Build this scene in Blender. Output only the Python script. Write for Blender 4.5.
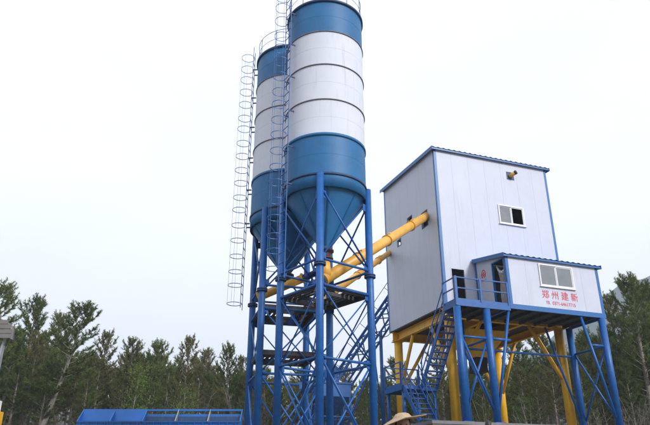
import bpy, math, random
from mathutils import Vector, Matrix
from math import radians as RAD, sin, cos, pi

for o in list(bpy.data.objects):
    bpy.data.objects.remove(o)
scene = bpy.context.scene
COL = scene.collection
EYE = 1.6                                    # camera height above the low ground in front of the plant

# ------------------------------------------------------------------ camera
cam_d = bpy.data.cameras.new('camera')
cam_d.sensor_width = 36.0
cam_d.lens = 36.0 * 640.0 / 650.0
cam_d.clip_start = 0.1
cam_d.clip_end = 8000
cam = bpy.data.objects.new('camera', cam_d)
COL.objects.link(cam)
cam.location = (0, 0, EYE)
cam.rotation_euler = (RAD(90 + 23.5), 0, 0)
scene.camera = cam

# ------------------------------------------------------------------ sky and sun
SUN_AZ = RAD(138)      # clockwise from +Y: behind the camera, to its right
SUN_EL = RAD(30)
world = bpy.data.worlds.new('World')
scene.world = world
world.use_nodes = True
wn = world.node_tree.nodes
wl = world.node_tree.links
wn.clear()
w_out = wn.new('ShaderNodeOutputWorld')
sky = wn.new('ShaderNodeTexSky')
sky.sky_type = 'NISHITA'
sky.sun_disc = False
sky.sun_elevation = SUN_EL
sky.sun_rotation = SUN_AZ
sky.dust_density = 3.0
sky.air_density = 1.0
bg_clear = wn.new('ShaderNodeBackground')
bg_clear.inputs['Strength'].default_value = 0.05
wl.new(sky.outputs[0], bg_clear.inputs['Color'])
tc = wn.new('ShaderNodeTexCoord')
mp = wn.new('ShaderNodeMapping')
mp.inputs['Scale'].default_value = (1.0, 1.0, 2.6)
wl.new(tc.outputs['Generated'], mp.inputs[0])
nz = wn.new('ShaderNodeTexNoise')
nz.inputs['Scale'].default_value = 1.7
nz.inputs['Detail'].default_value = 5
nz.inputs['Roughness'].default_value = 0.5
wl.new(mp.outputs[0], nz.inputs['Vector'])
cr = wn.new('ShaderNodeValToRGB')
cr.color_ramp.elements[0].position = 0.32
cr.color_ramp.elements[0].color = (0.86, 0.925, 1.0, 1)
cr.color_ramp.elements[1].position = 0.62
cr.color_ramp.elements[1].color = (0.97, 0.985, 1.0, 1)
wl.new(nz.outputs[0], cr.inputs[0])
bg_cloud = wn.new('ShaderNodeBackground')
bg_cloud.inputs['Strength'].default_value = 0.58
wl.new(cr.outputs[0], bg_cloud.inputs['Color'])
mixs = wn.new('ShaderNodeMixShader')
mixs.inputs[0].default_value = 0.88
wl.new(bg_clear.outputs[0], mixs.inputs[1])
wl.new(bg_cloud.outputs[0], mixs.inputs[2])
wl.new(mixs.outputs[0], w_out.inputs['Surface'])

sun_d = bpy.data.lights.new('sun', 'SUN')
sun_d.energy = 1.5
sun_d.angle = RAD(14)
sun_d.color = (1.0, 0.985, 0.965)
sun = bpy.data.objects.new('sun', sun_d)
COL.objects.link(sun)
sun_from = Vector((sin(SUN_AZ) * cos(SUN_EL), cos(SUN_AZ) * cos(SUN_EL), sin(SUN_EL)))
sun.rotation_euler = sun_from.to_track_quat('Z', 'Y').to_euler()
sun.location = sun_from * 60

vs = scene.view_settings
vs.view_transform = 'Standard'
vs.look = 'None'
vs.exposure = 1.35
vs.gamma = 1.0
vs.use_curve_mapping = False
scene.cycles.max_bounces = 6
scene.cycles.volume_bounces = 0
scene.cycles.use_denoising = True

# ------------------------------------------------------------------ materials
def new_mat(name):
    m = bpy.data.materials.new(name)
    m.use_nodes = True
    nt = m.node_tree
    return m, nt, nt.nodes['Principled BSDF']

def surf(name, col, rough=0.5, metal=0.0, var=0.12, scale=3.0, stain=None, stain_amt=0.0, stain_scale=(6, 6, 0.5),
         bump=0.0, bump_scale=30.0, spec=0.5, stain_lo=0.55, stain_hi=0.75):
    """Principled surface: slow colour drift, optional drip or rust stains with a shape of their own, fine relief."""
    m, nt, b = new_mat(name)
    L = nt.links
    t = nt.nodes.new('ShaderNodeTexCoord')
    n = nt.nodes.new('ShaderNodeTexNoise')
    n.inputs['Scale'].default_value = scale
    n.inputs['Detail'].default_value = 6
    L.new(t.outputs['Object'], n.inputs['Vector'])
    r = nt.nodes.new('ShaderNodeValToRGB')
    c = Vector(col)
    r.color_ramp.elements[0].position = 0.3
    r.color_ramp.elements[0].color = (*(c * (1 - var)), 1)
    r.color_ramp.elements[1].position = 0.7
    r.color_ramp.elements[1].color = (*[min(1, x * (1 + var)) for x in c], 1)
    L.new(n.outputs[0], r.inputs[0])
    last = r.outputs[0]
    if stain is not None:
        mp = nt.nodes.new('ShaderNodeMapping')
        mp.inputs['Scale'].default_value = stain_scale
        L.new(t.outputs['Object'], mp.inputs[0])
        n2 = nt.nodes.new('ShaderNodeTexNoise')
        n2.inputs['Scale'].default_value = 1.0
        n2.inputs['Detail'].default_value = 8
        n2.inputs['Roughness'].default_value = 0.65
        L.new(mp.outputs[0], n2.inputs['Vector'])
        r2 = nt.nodes.new('ShaderNodeValToRGB')
        r2.color_ramp.elements[0].position = stain_lo
        r2.color_ramp.elements[0].color = (0, 0, 0, 1)
        r2.color_ramp.elements[1].position = stain_hi
        r2.color_ramp.elements[1].color = (stain_amt,) * 3 + (1,)
        L.new(n2.outputs[0], r2.inputs[0])
        mx = nt.nodes.new('ShaderNodeMix')
        mx.data_type = 'RGBA'
        L.new(r2.outputs[0], mx.inputs[0])
        L.new(last, mx.inputs[6])
        mx.inputs[7].default_value = (*stain, 1)
        last = mx.outputs[2]
    L.new(last, b.inputs['Base Color'])
    b.inputs['Roughness'].default_value = rough
    b.inputs['Metallic'].default_value = metal
    b.inputs['Specular IOR Level'].default_value = spec
    if bump > 0:
        n3 = nt.nodes.new('ShaderNodeTexNoise')
        n3.inputs['Scale'].default_value = bump_scale
        n3.inputs['Detail'].default_value = 5
        L.new(t.outputs['Object'], n3.inputs['Vector'])
        bp = nt.nodes.new('ShaderNodeBump')
        bp.inputs['Strength'].default_value = bump
        bp.inputs['Distance'].default_value = 0.02
        L.new(n3.outputs[0], bp.inputs['Height'])
        L.new(bp.outputs[0], b.inputs['Normal'])
    return m

RUST = (0.16, 0.07, 0.035)
M = {}
M['blue'] = surf('blue_paint', (0.006, 0.122, 0.31), 0.55, var=0.10, scale=2.2, stain=(0.05, 0.09, 0.17), stain_amt=0.5, bump=0.06, bump_scale=9)
M['blue_steel'] = surf('blue_steel_paint', (0.004, 0.092, 0.33), 0.45, var=0.14, scale=5, stain=RUST, stain_amt=0.55, stain_scale=(14, 14, 3), stain_lo=0.63, stain_hi=0.78)
M['blue_trim'] = surf('blue_trim', (0.008, 0.118, 0.36), 0.4, var=0.08, scale=4)
M['blue_bin'] = surf('bright_blue_bin_paint', (0.012, 0.15, 0.52), 0.4, var=0.08, scale=2, stain=(0.05, 0.12, 0.3), stain_amt=0.5)
M['blue_dark'] = surf('blue_dark_flange', (0.010, 0.045, 0.13), 0.55, var=0.2, scale=8, stain=RUST, stain_amt=0.5)
M['white_shell'] = surf('white_shell', (0.63, 0.65, 0.74), 0.7, var=0.03, scale=1.4, stain=(0.43, 0.42, 0.43), stain_amt=0.6, stain_scale=(6, 6, 0.4), bump=0.14, bump_scale=2.0)
M['ring'] = surf('ring_grey', (0.16, 0.16, 0.19), 0.6, var=0.2, scale=10, stain=RUST, stain_amt=0.6, stain_scale=(9, 9, 9))
M['panel'] = surf('wall_panel_white', (0.525, 0.55, 0.66), 0.5, var=0.03, scale=1.1, stain=(0.40, 0.40, 0.43), stain_amt=0.5, stain_scale=(5, 5, 0.35), bump=0.16, bump_scale=1.6)
M['panel_in'] = surf('panel_core', (0.42, 0.42, 0.45), 0.7, var=0.05)
M['yellow'] = surf('yellow_paint', (0.78, 0.42, 0.018), 0.45, var=0.10, scale=2.5, stain=(0.24, 0.10, 0.03), stain_amt=0.55, stain_scale=(7, 7, 1.6), stain_lo=0.58, stain_hi=0.74)
M['orange'] = surf('orange_conveyor_paint', (0.76, 0.40, 0.06), 0.42, var=0.08, scale=2.0, stain=(0.30, 0.13, 0.04), stain_amt=0.45, stain_scale=(2.5, 2.5, 2.5), stain_lo=0.6, stain_hi=0.74)
M['dark_steel'] = surf('dark_rusty_steel', (0.045, 0.042, 0.045), 0.7, var=0.3, scale=7, stain=RUST, stain_amt=0.5, stain_scale=(5, 5, 5))
M['galv'] = surf('galvanised', (0.36, 0.37, 0.40), 0.45, metal=0.4, var=0.12, scale=6)
M['black'] = surf('black_rubber', (0.015, 0.015, 0.017), 0.75, var=0.2)
M['red'] = surf('red_paint', (0.60, 0.04, 0.08), 0.6, var=0.15, scale=20, stain=(0.55, 0.50, 0.58), stain_amt=0.75, stain_scale=(11, 11, 11), stain_lo=0.5, stain_hi=0.68)
M['valve'] = surf('valve_red', (0.06, 0.02, 0.026), 0.55, var=0.2, scale=12)
M['motor'] = surf('motor_blue', (0.012, 0.06, 0.27), 0.4, var=0.1, scale=12)
M['concrete'] = surf('concrete', (0.19, 0.19, 0.19), 0.9, var=0.18, scale=1.7, stain=(0.11, 0.105, 0.10), stain_amt=0.7, stain_scale=(2, 2, 0.7), bump=0.3, bump_scale=25)
M['white_pvc'] = surf('white_window_frame', (0.78, 0.78, 0.82), 0.35, var=0.03)
M['frost'] = surf('grey_window_glass', (0.20, 0.215, 0.235), 0.12, var=0.10, scale=2.0, spec=0.6)
M['dark_glass'] = surf('dark_window_glass', (0.010, 0.010, 0.012), 0.08, var=0.2, spec=0.5)
M['interior'] = surf('dark_interior', (0.05, 0.045, 0.04), 0.9, var=0.3, scale=3)
M['cloth'] = surf('grey_curtain_cloth', (0.36, 0.34, 0.34), 0.9, var=0.25, scale=6)
M['bark'] = surf('pine_bark', (0.19, 0.16, 0.135), 0.95, var=0.35, scale=7, bump=0.6, bump_scale=18)
M['bark_pale'] = surf('pale_bark', (0.26, 0.235, 0.20), 0.95, var=0.3, scale=6, bump=0.5, bump_scale=18)
M['twig'] = surf('dry_twigs', (0.19, 0.165, 0.145), 0.95, var=0.35, scale=0.8)
M['earth'] = surf('earth', (0.13, 0.11, 0.085), 0.95, var=0.3, scale=0.5, stain=(0.07, 0.085, 0.04), stain_amt=0.7, stain_scale=(0.25, 0.25, 0.25), stain_lo=0.45, stain_hi=0.6, bump=0.5, bump_scale=4)
M['hill'] = surf('hill_woods', (0.04, 0.06, 0.05), 1.0, var=0.35, scale=0.02, bump=0.6, bump_scale=0.06)
M['skin'] = surf('skin', (0.42, 0.24, 0.16), 0.55, var=0.06, scale=20)
M['hair'] = surf('black_hair', (0.012, 0.010, 0.010), 0.5, var=0.3, scale=40)
M['straw'] = surf('straw', (0.43, 0.31, 0.21), 0.85, var=0.15, scale=30, bump=0.4, bump_scale=90)
M['shirt'] = surf('grey_shirt', (0.16, 0.17, 0.20), 0.9, var=0.12, scale=8)
M['trousers'] = surf('dark_trousers', (0.03, 0.035, 0.05), 0.9, var=0.15, scale=8)
M['loader_yellow'] = surf('loader_yellow', (0.70, 0.36, 0.015), 0.4, var=0.08, scale=3)
M['loader_white'] = surf('loader_white', (0.70, 0.70, 0.70), 0.45, var=0.06, scale=3)
M['cab_roof'] = surf('grey_slats', (0.17, 0.155, 0.15), 0.7, var=0.12, scale=5)
M['cab_glass'] = surf('cab_glass', (0.16, 0.19, 0.22), 0.08, var=0.1, spec=0.6)

def leaf_mat(name, c1, c2, trans=0.38):
    m, nt, b = new_mat(name)
    L = nt.links
    oi = nt.nodes.new('ShaderNodeObjectInfo')
    t = nt.nodes.new('ShaderNodeTexCoord')
    n = nt.nodes.new('ShaderNodeTexNoise')
    n.inputs['Scale'].default_value = 0.9
    n.inputs['Detail'].default_value = 7
    n.inputs['Roughness'].default_value = 0.7
    L.new(t.outputs['Object'], n.inputs['Vector'])
    ad = nt.nodes.new('ShaderNodeMath')
    ad.operation = 'MULTIPLY_ADD'
    ad.inputs[1].default_value = 0.45
    L.new(oi.outputs['Random'], ad.inputs[0])
    L.new(n.outputs[0], ad.inputs[2])
    r = nt.nodes.new('ShaderNodeValToRGB')
    r.color_ramp.elements[0].position = 0.4
    r.color_ramp.elements[0].color = (*c1, 1)
    r.color_ramp.elements[1].position = 0.95
    r.color_ramp.elements[1].color = (*c2, 1)
    L.new(ad.outputs[0], r.inputs[0])
    L.new(r.outputs[0], b.inputs['Base Color'])
    b.inputs['Roughness'].default_value = 0.75
    b.inputs['Specular IOR Level'].default_value = 0.25
    tr = nt.nodes.new('ShaderNodeBsdfTranslucent')
    L.new(r.outputs[0], tr.inputs['Color'])
    mx = nt.nodes.new('ShaderNodeMixShader')
    mx.inputs[0].default_value = trans
    L.new(b.outputs[0], mx.inputs[1])
    L.new(tr.outputs[0], mx.inputs[2])
    L.new(mx.outputs[0], nt.nodes['Material Output'].inputs['Surface'])
    return m
M['needles'] = leaf_mat('pine_needles', (0.075, 0.120, 0.028), (0.165, 0.200, 0.050))
M['needles_dull'] = leaf_mat('dull_pine_needles', (0.120, 0.122, 0.044), (0.205, 0.192, 0.066))
M['leaf'] = leaf_mat('fresh_leaves', (0.06, 0.12, 0.02), (0.13, 0.19, 0.035), 0.35)
M['brush'] = leaf_mat('undergrowth_leaves', (0.085, 0.085, 0.050), (0.16, 0.145, 0.075))

# ------------------------------------------------------------------ mesh builder
class MB:
    def __init__(s):
        s.v, s.f, s.sm = [], [], []
    def add(s, vs, fs, smooth=False):
        k = len(s.v)
        s.v += [tuple(p) for p in vs]
        for f in fs:
            s.f.append(tuple(i + k for i in f))
            s.sm.append(smooth)
        return s
    def box(s, a, b):
        x0, y0, z0 = a
        x1, y1, z1 = b
        vs = [(x0, y0, z0), (x1, y0, z0), (x1, y1, z0), (x0, y1, z0), (x0, y0, z1), (x1, y0, z1), (x1, y1, z1), (x0, y1, z1)]
        return s.add(vs, [(0, 3, 2, 1), (4, 5, 6, 7), (0, 1, 5, 4), (1, 2, 6, 5), (2, 3, 7, 6), (3, 0, 4, 7)])
    def hexa(s, v8):
        return s.add(v8, [(0, 3, 2, 1), (4, 5, 6, 7), (0, 1, 5, 4), (1, 2, 6, 5), (2, 3, 7, 6), (3, 0, 4, 7)])
    def bar(s, p, q, w, h, up=(0, 0, 1)):
        p, q = Vector(p), Vector(q)
        d = (q - p).normalized()
        up = Vector(up)
        if abs(d.dot(up)) > 0.98:
            up = Vector((0, 1, 0))
        x = d.cross(up).normalized()
        y = x.cross(d).normalized()
        vs = [c + x * (i * w / 2) + y * (j * h / 2) for c in (p, q) for (i, j) in ((-1, -1), (1, -1), (1, 1), (-1, 1))]
        return s.hexa(vs)
    def tube(s, p, q, r, r2=None, n=10, caps=True):
        p, q = Vector(p), Vector(q)
        r2 = r if r2 is None else r2
        d = (q - p).normalized()
        a = Vector((1, 0, 0)) if abs(d.x) < 0.8 else Vector((0, 1, 0))
        x = d.cross(a).normalized()
        y = d.cross(x)
        vs = [p + (x * cos(2 * pi * i / n) + y * sin(2 * pi * i / n)) * r for i in range(n)]
        vs += [q + (x * cos(2 * pi * i / n) + y * sin(2 * pi * i / n)) * r2 for i in range(n)]
        k = len(s.v)
        s.add(vs, [(i, (i + 1) % n, n + (i + 1) % n, n + i) for i in range(n)], True)
        if caps:
            s.f.append(tuple(k + i for i in reversed(range(n))))
            s.f.append(tuple(k + n + i for i in range(n)))
            s.sm += [False, False]
        return s
    def path(s, pts, r, n=6):
        for a, b in zip(pts[:-1], pts[1:]):
            s.tube(a, b, r, n=n)
        return s
    def lathe(s, prof, n=48, c=(0, 0, 0), closed=False):
        """prof: list of (radius, z) turned about the z axis."""
        c = Vector(c)
        vs = [c + Vector((r * cos(2 * pi * i / n), r * sin(2 * pi * i / n), z)) for (r, z) in prof for i in range(n)]
        fs = []
        m = len(prof)
        for j in range(m if closed else m - 1):
            a, b = j * n, ((j + 1) % m) * n
            fs += [(a + i, a + (i + 1) % n, b + (i + 1) % n, b + i) for i in range(n)]
        return s.add(vs, fs, True)
    def torus(s, c, R, r, n=40, k=6, a0=0.0, a1=2 * pi):
        c = Vector(c)
        full = abs(a1 - a0 - 2 * pi) < 1e-6
        m = n if full else n + 1
        vs = []
        for i in range(m):
            t = a0 + (a1 - a0) * i / n
            for j in range(k):
                p = 2 * pi * j / k
                vs.append(c + Vector(((R + r * cos(p)) * cos(t), (R + r * cos(p)) * sin(t), r * sin(p))))
        fs = []
        for i in range(n):
            i2 = (i + 1) % m
            fs += [(i * k + j, i2 * k + j, i2 * k + (j + 1) % k, i * k + (j + 1) % k) for j in range(k)]
        return s.add(vs, fs, True)
    def mesh(s, name, mat):
        me = bpy.data.meshes.new(name)
        me.from_pydata(s.v, [], s.f)
        me.polygons.foreach_set('use_smooth', s.sm)
        me.materials.append(M[mat] if isinstance(mat, str) else mat)
        me.update()
        return me
    def build(s, name, mat, parent=None):
        return link(name, s.mesh(name, mat), parent)

def link(name, me, parent=None, loc=None, rot=None):
    o = bpy.data.objects.new(name, me)
    COL.objects.link(o)
    if parent is not None:
        o.parent = parent
    if loc is not None:
        o.location = loc
    if rot is not None:
        o.rotation_euler = rot
    return o

def tag(o, label, cat, group=None):
    o['label'] = label
    o['category'] = cat
    if group:
        o['group'] = group
    return o

def thing(name, label, cat, loc=(0, 0, 0), rz=0.0, group=None):
    o = bpy.data.objects.new(name, None)
    o.empty_display_size = 0.3
    COL.objects.link(o)
    o.location = loc
    o.rotation_euler = (0, 0, rz)
    return tag(o, label, cat, group)

def struct(o):
    o['kind'] = 'structure'
    return o

# ------------------------------------------------------------------ terrain
def ground(x, y):
    if y < 0:
        g = 0.0
    elif y < 34:
        g = 0.1 * y
    else:
        g = 3.4 + 0.03 * (min(y, 120) - 34)
    return g

def make_ground():
    xs = [-1500, -500, -200, -100] + [-60 + 3 * i for i in range(41)] + [100, 200, 500, 1500]
    ys = [-1000, -800, -200, -60, -20, -8, 0] + [2 * i for i in range(1, 40)] + [90, 120, 200, 500, 1200]
    rnd = random.Random(2)
    vs, fs = [], []
    for y in ys:
        for x in xs:
            j = rnd.uniform(-0.06, 0.06) if (-60 < x < 60 and 2 < y < 80) else 0
            vs.append((x, y, ground(x, y) + j - 0.02))
    n = len(xs)
    for j in range(len(ys) - 1):
        for i in range(n - 1):
            a = j * n + i
            fs.append((a, a + 1, a + n + 1, a + n))
    return struct(MB().add(vs, fs, True).build('ground', 'earth'))
make_ground()

def make_hills():
    rnd = random.Random(5)
    prof = [(-900, 70), (-600, 95), (-400, 85), (-250, 88), (-146, 95), (-60, 70), (40, 62), (150, 85), (240, 150), (310, 198), (345, 219), (372, 225), (420, 214), (500, 235), (620, 200), (800, 150), (1000, 90)]
    def hgt(x):
        for (a, ha), (b, hb) in zip(prof[:-1], prof[1:]):
            if a <= x <= b:
                t = (x - a) / (b - a)
                t = t * t * (3 - 2 * t)
                return ha + (hb - ha) * t
        return 60
    xs = [-900 + 12 * i for i in range(159)]
    rows = [(430, 0.0), (500, 0.16), (560, 0.40), (620, 0.70), (665, 0.90), (700, 1.0), (760, 0.95), (840, 0.7), (920, 0.0)]
    vs, fs = [], []
    for (y, k) in rows:
        for x in xs:
            w = 8 * sin(x * 0.045 + y * 0.02) + 5 * sin(x * 0.11 + y * 0.05) + rnd.uniform(-2.0, 2.0)
            edge = min(1.0, (x + 900) / 150, (1000 - x) / 150)
            vs.append((x, y + 20 * sin(x * 0.01), 3.0 + (hgt(x) * k + w * min(1, k * 2) * (0.4 if k == 1.0 else 1)) * max(0, edge) - (4 if k == 0 else 0)))
    n = len(xs)
    for j in range(len(rows) - 1):
        for i in range(n - 1):
            a = j * n + i
            fs.append((a, a + 1, a + n + 1, a + n))
    return struct(MB().add(vs, fs, True).build('hills', 'hill'))
make_hills()

# ------------------------------------------------------------------ silos
SKIRT, RIM = 9.25 + EYE, 17.05 + EYE          # heights above the camera's ground
COURSES = [9.72, 11.23, 12.64, 14.13, 15.61, 17.05]
R_SILO = 1.45
R_LEG = 1.50

def make_ladder(parent, ang, z0, z1, hoop_zs, name='ladder'):
    """Caged ladder standing 0.18 m off the shell at plan angle ang (radians), in the silo's local frame."""
    out = Vector((cos(ang), sin(ang), 0))
    tan = Vector((-sin(ang), cos(ang), 0))
    c = out * (R_SILO + 0.2)
    m = MB()
    for s in (-1, 1):
        m.bar(c + tan * (s * 0.2) + Vector((0, 0, z0)), c + tan * (s * 0.2) + Vector((0, 0, z1)), 0.034, 0.02, up=tuple(out))
    lad = m.build(name, 'blue_steel', parent)
    rung = MB().tube(-tan * 0.2, tan * 0.2, 0.014, n=6).mesh('rung', 'blue_steel')
    z = z0 + 0.2
    while z < z1 - 0.1:
        link('rung', rung, lad, c + Vector((0, 0, z)))
        z += 0.36
    bk = MB().bar((0, 0, 0), -out * 0.2, 0.03, 0.05).mesh('bracket', 'blue_dark')
    z = max(z0 + 0.4, SKIRT - parent.location.z + 0.3)
    while z < z1 - 1.0:
        for s in (-1, 1):
            link('bracket', bk, lad, c + tan * (s * 0.2) + Vector((0, 0, z)))
        z += 1.45
    # hoop: three quarters of a circle open towards the ladder
    hm = MB()
    pts = []
    for i in range(19):
        t = -RAD(145) + RAD(290) * i / 18
        pts.append(out * (0.27 + 0.28 * cos(t)) + tan * (0.28 * sin(t)))
    for a, b in zip(pts[:-1], pts[1:]):
        hm.bar(a, b, 0.008, 0.024)
    hoop = hm.mesh('cage_hoop', 'blue_steel')
    for z in hoop_zs:
        link('cage_hoop', hoop, lad, c + Vector((0, 0, z)))
    zb, zt = min(hoop_zs), max(hoop_zs)
    for t in (-75, 0, 75):
        p = c + out * (0.27 + 0.27 * cos(RAD(t))) + tan * (0.27 * sin(RAD(t)))
        MB().bar(p + Vector((0, 0, zb)), p + Vector((0, 0, zt)), 0.014, 0.006, up=tuple(out)).build('cage_strap', 'blue_steel', lad)
    return lad

def make_silo(x, y, leg_angle, ladder_angle, label):
    gz = ground(x, y)
    s = thing('cement_silo', label, 'silo', (x, y, gz), 0, 'cement silos')
    L = lambda z: z + EYE - gz                 # height above eye -> local height
    # shell courses, each a rolled steel ring
    for k, (a, b) in enumerate(zip(COURSES[:-1], COURSES[1:])):
        mat = 'blue' if k in (0, 4) else 'white_shell'
        m = MB().lathe([(R_SILO, L(a)), (R_SILO, L(b))], 72)
        c = m.build('shell_course', mat, s)
        mid = (a + b) / 2
        MB().torus((0, 0, L(mid)), R_SILO, 0.0035, 72, 4).build('weld_seam', mat, c)
        # vertical weld of the course
        t = RAD(-118 + 37 * k)
        MB().bar((R_SILO * cos(t), R_SILO * sin(t), L(a)), (R_SILO * cos(t), R_SILO * sin(t), L(b)), 0.007, 0.007).build('weld_seam', mat, c)
    for z, mat, w in ((15.61, 'ring', 0.015), (14.13, 'ring', 0.015), (12.64, 'ring', 0.015), (11.23, 'blue', 0.05), (9.72, 'blue_dark', 0.04)):
        MB().lathe([(R_SILO - 0.01, L(z) - w), (R_SILO + 0.035, L(z) - w), (R_SILO + 0.035, L(z) + w), (R_SILO - 0.01, L(z) + w)], 72).build('stiffener_ring', mat, s)
    MB().lathe([(R_SILO - 0.01, L(17.0)), (R_SILO + 0.06, L(17.0)), (R_SILO + 0.06, L(17.09)), (0.15, L(17.45)), (0.0, L(17.46))], 72).build('roof', 'blue_dark', s)
    MB().lathe([(R_SILO - 0.03, L(9.25)), (R_SILO, L(9.25)), (R_SILO, L(9.68))], 72).build('skirt', 'blue', s)
    cone = MB().lathe([(R_SILO - 0.012, L(9.66)), (R_SILO - 0.045, L(9.33)), (0.20, L(7.62)), (0.20, L(7.50))], 56).build('hopper_cone', 'blue', s)
    for k in range(8):
        t = leg_angle + 2 * pi * k / 8 + 0.2
        MB().bar(((R_SILO - 0.05) * cos(t), (R_SILO - 0.05) * sin(t), L(9.32)), (0.215 * cos(t), 0.215 * sin(t), L(7.63)), 0.05, 0.02, up=(cos(t), sin(t), 0.3)).build('cone_rib', 'blue', cone)
    MB().lathe([(0.0, L(7.50)), (0.30, L(7.50)), (0.30, L(7.44)), (0.22, L(7.42)), (0.22, L(7.24)), (0.28, L(7.22)), (0.28, L(7.16)), (0, L(7.16))], 24).build('outlet_valve', 'valve', s)
    # legs and bracing
    pos = []
    for k in range(4):
        t = leg_angle + k * pi / 2
        p = Vector((R_LEG * cos(t), R_LEG * sin(t), 0))
        pos.append(p)
        lg = MB().tube(p + Vector((0, 0, 0.25)), p + Vector((0, 0, L(9.70))), 0.122, n=18).build('leg', 'blue_steel', s)
        for zf in (6.52, 1.1):
            MB().tube(p + Vector((0, 0, L(zf) - 0.055)), p + Vector((0, 0, L(zf) - 0.008)), 0.19, n=18).build('flange', 'blue_dark', lg)
            MB().tube(p + Vector((0, 0, L(zf) + 0.008)), p + Vector((0, 0, L(zf) + 0.055)), 0.19, n=18).build('flange', 'blue_dark', lg)
        MB().box((p.x - 0.26, p.y - 0.26, 0.2), (p.x + 0.26, p.y + 0.26, 0.24)).build('base_plate', 'blue_dark', lg)
        MB().box((p.x - 0.4, p.y - 0.4, -0.4), (p.x + 0.4, p.y + 0.4, 0.198)).build('footing', 'concrete', s)
    for k in range(4):
        a, b = pos[k], pos[(k + 1) % 4]
        d = (b - a).normalized() * 0.13
        a2, b2 = a + d, b - d
        n_ = Vector((d.y, -d.x, 0)).normalized() * 0.035
        def br(z1, z2, r=0.031, flip=1):
            MB().tube(a2 + n_ * flip + Vector((0, 0, L(z1))), b2 + n_ * flip + Vector((0, 0, L(z2))), r, n=8).build('brace', 'blue_steel', s)
        br(9.05, 6.85); br(6.85, 9.05, flip=-1)
        br(6.70, 6.70, 0.042); br(5.86, 5.86, 0.042)
        br(5.75, 3.75, 0.024); br(3.75, 5.75, 0.024, -1)
        br(3.62, 3.62, 0.042)
        br(3.48, 0.95); br(0.95, 3.48, flip=-1)
        for zc in (8.98, 6.80, 5.80, 3.60):
            for e, sg in ((a2, 1), (b2, -1)):
                dn = d.normalized() * sg
                MB().bar(e - dn * 0.02 + Vector((0, 0, L(zc) - 0.13)), e - dn * 0.02 + Vector((0, 0, L(zc) + 0.13)), 0.26, 0.014, up=tuple(Vector((-d.y, d.x, 0)).normalized())).build('gusset', 'blue_steel', s)
    # guard rail round the roof
    rail = MB().torus((0, 0, L(17.95)), R_SILO - 0.02, 0.012, 60, 6).build('guard_rail', 'blue_steel', s)
    MB().torus((0, 0, L(17.52)), R_SILO - 0.02, 0.009, 60, 6).build('rail_ring', 'blue_steel', rail)
    for k in range(10):
        t = 2 * pi * k / 10 + leg_angle + 0.1
        p = Vector(((R_SILO - 0.02) * cos(t), (R_SILO - 0.02) * sin(t), 0))
        MB().tube(p + Vector((0, 0, L(17.08))), p + Vector((0, 0, L(17.96))), 0.014, n=6).build('rail_post', 'blue_steel', rail)
    jr = random.Random(int(y * 7))
    hz = [L(6.45) + 0.62 * i + jr.uniform(-0.06, 0.06) for i in range(19)]
    make_ladder(s, ladder_angle, L(6.2), L(18.0), hz)
    return s

RS = Vector((0.0, 20.5))
LS = Vector((-1.475, 23.18))
silo_r = make_silo(RS.x, RS.y, math.atan2(-0.994, -0.106), math.atan2(-0.87, -1.38),
                   'nearer blue and white cement silo, the larger-looking one with the yellow conveyor at its outlet')
silo_l = make_silo(LS.x, LS.y, math.atan2(-0.866, -0.5), math.atan2(0.05, -1.0),
                   'farther blue and white cement silo half hidden behind the nearer one')

# ---- dark service decks hung between the silo legs
def make_deck(cx, cy, ang, zrel, half, label):
    g = thing('service_platform', label, 'platform', (cx, cy, zrel + EYE), ang, 'service platforms under the silos')
    h = half
    for k, (a, b) in enumerate((((-h, -h, 0), (h, -h, 0)), ((h, -h, 0), (h, h, 0)), ((h, h, 0), (-h, h, 0)), ((-h, h, 0), (-h, -h, 0)))):
        MB().bar(a, b, 0.07, 0.16).build('edge_beam', 'dark_steel', g)
    for t in (-0.45, 0.45):
        MB().bar((t * h, -h + 0.04, -0.01), (t * h, h - 0.04, -0.01), 0.06, 0.12).build('joist', 'dark_steel', g)
    strip = MB().box((-h + 0.04, -0.055, 0.055), (h - 0.04, 0.055, 0.085)).mesh('deck_plank', 'dark_steel')
    n = int(2 * h / 0.17)
    for i in range(n):
        y = -h + 0.1 + i * (2 * h - 0.2) / (n - 1)
        if -0.3 < y < 0.25:
            continue
        link('deck_plank', strip, g, (0, y, 0))
    return g
a_r = math.atan2(-0.994, -0.106) + pi / 4
a_l = math.atan2(-0.866, -0.5) + pi / 4
make_deck(RS.x, RS.y, a_r, 5.86, 1.0, 'dark steel service deck under the cone of the nearer silo')
make_deck(LS.x, LS.y, a_l, 5.95, 1.0, 'dark steel service deck under the cone of the farther silo')
make_deck(LS.x, LS.y, a_l, 4.35, 1.0, 'lower dark steel deck between the legs of the farther silo')

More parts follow.
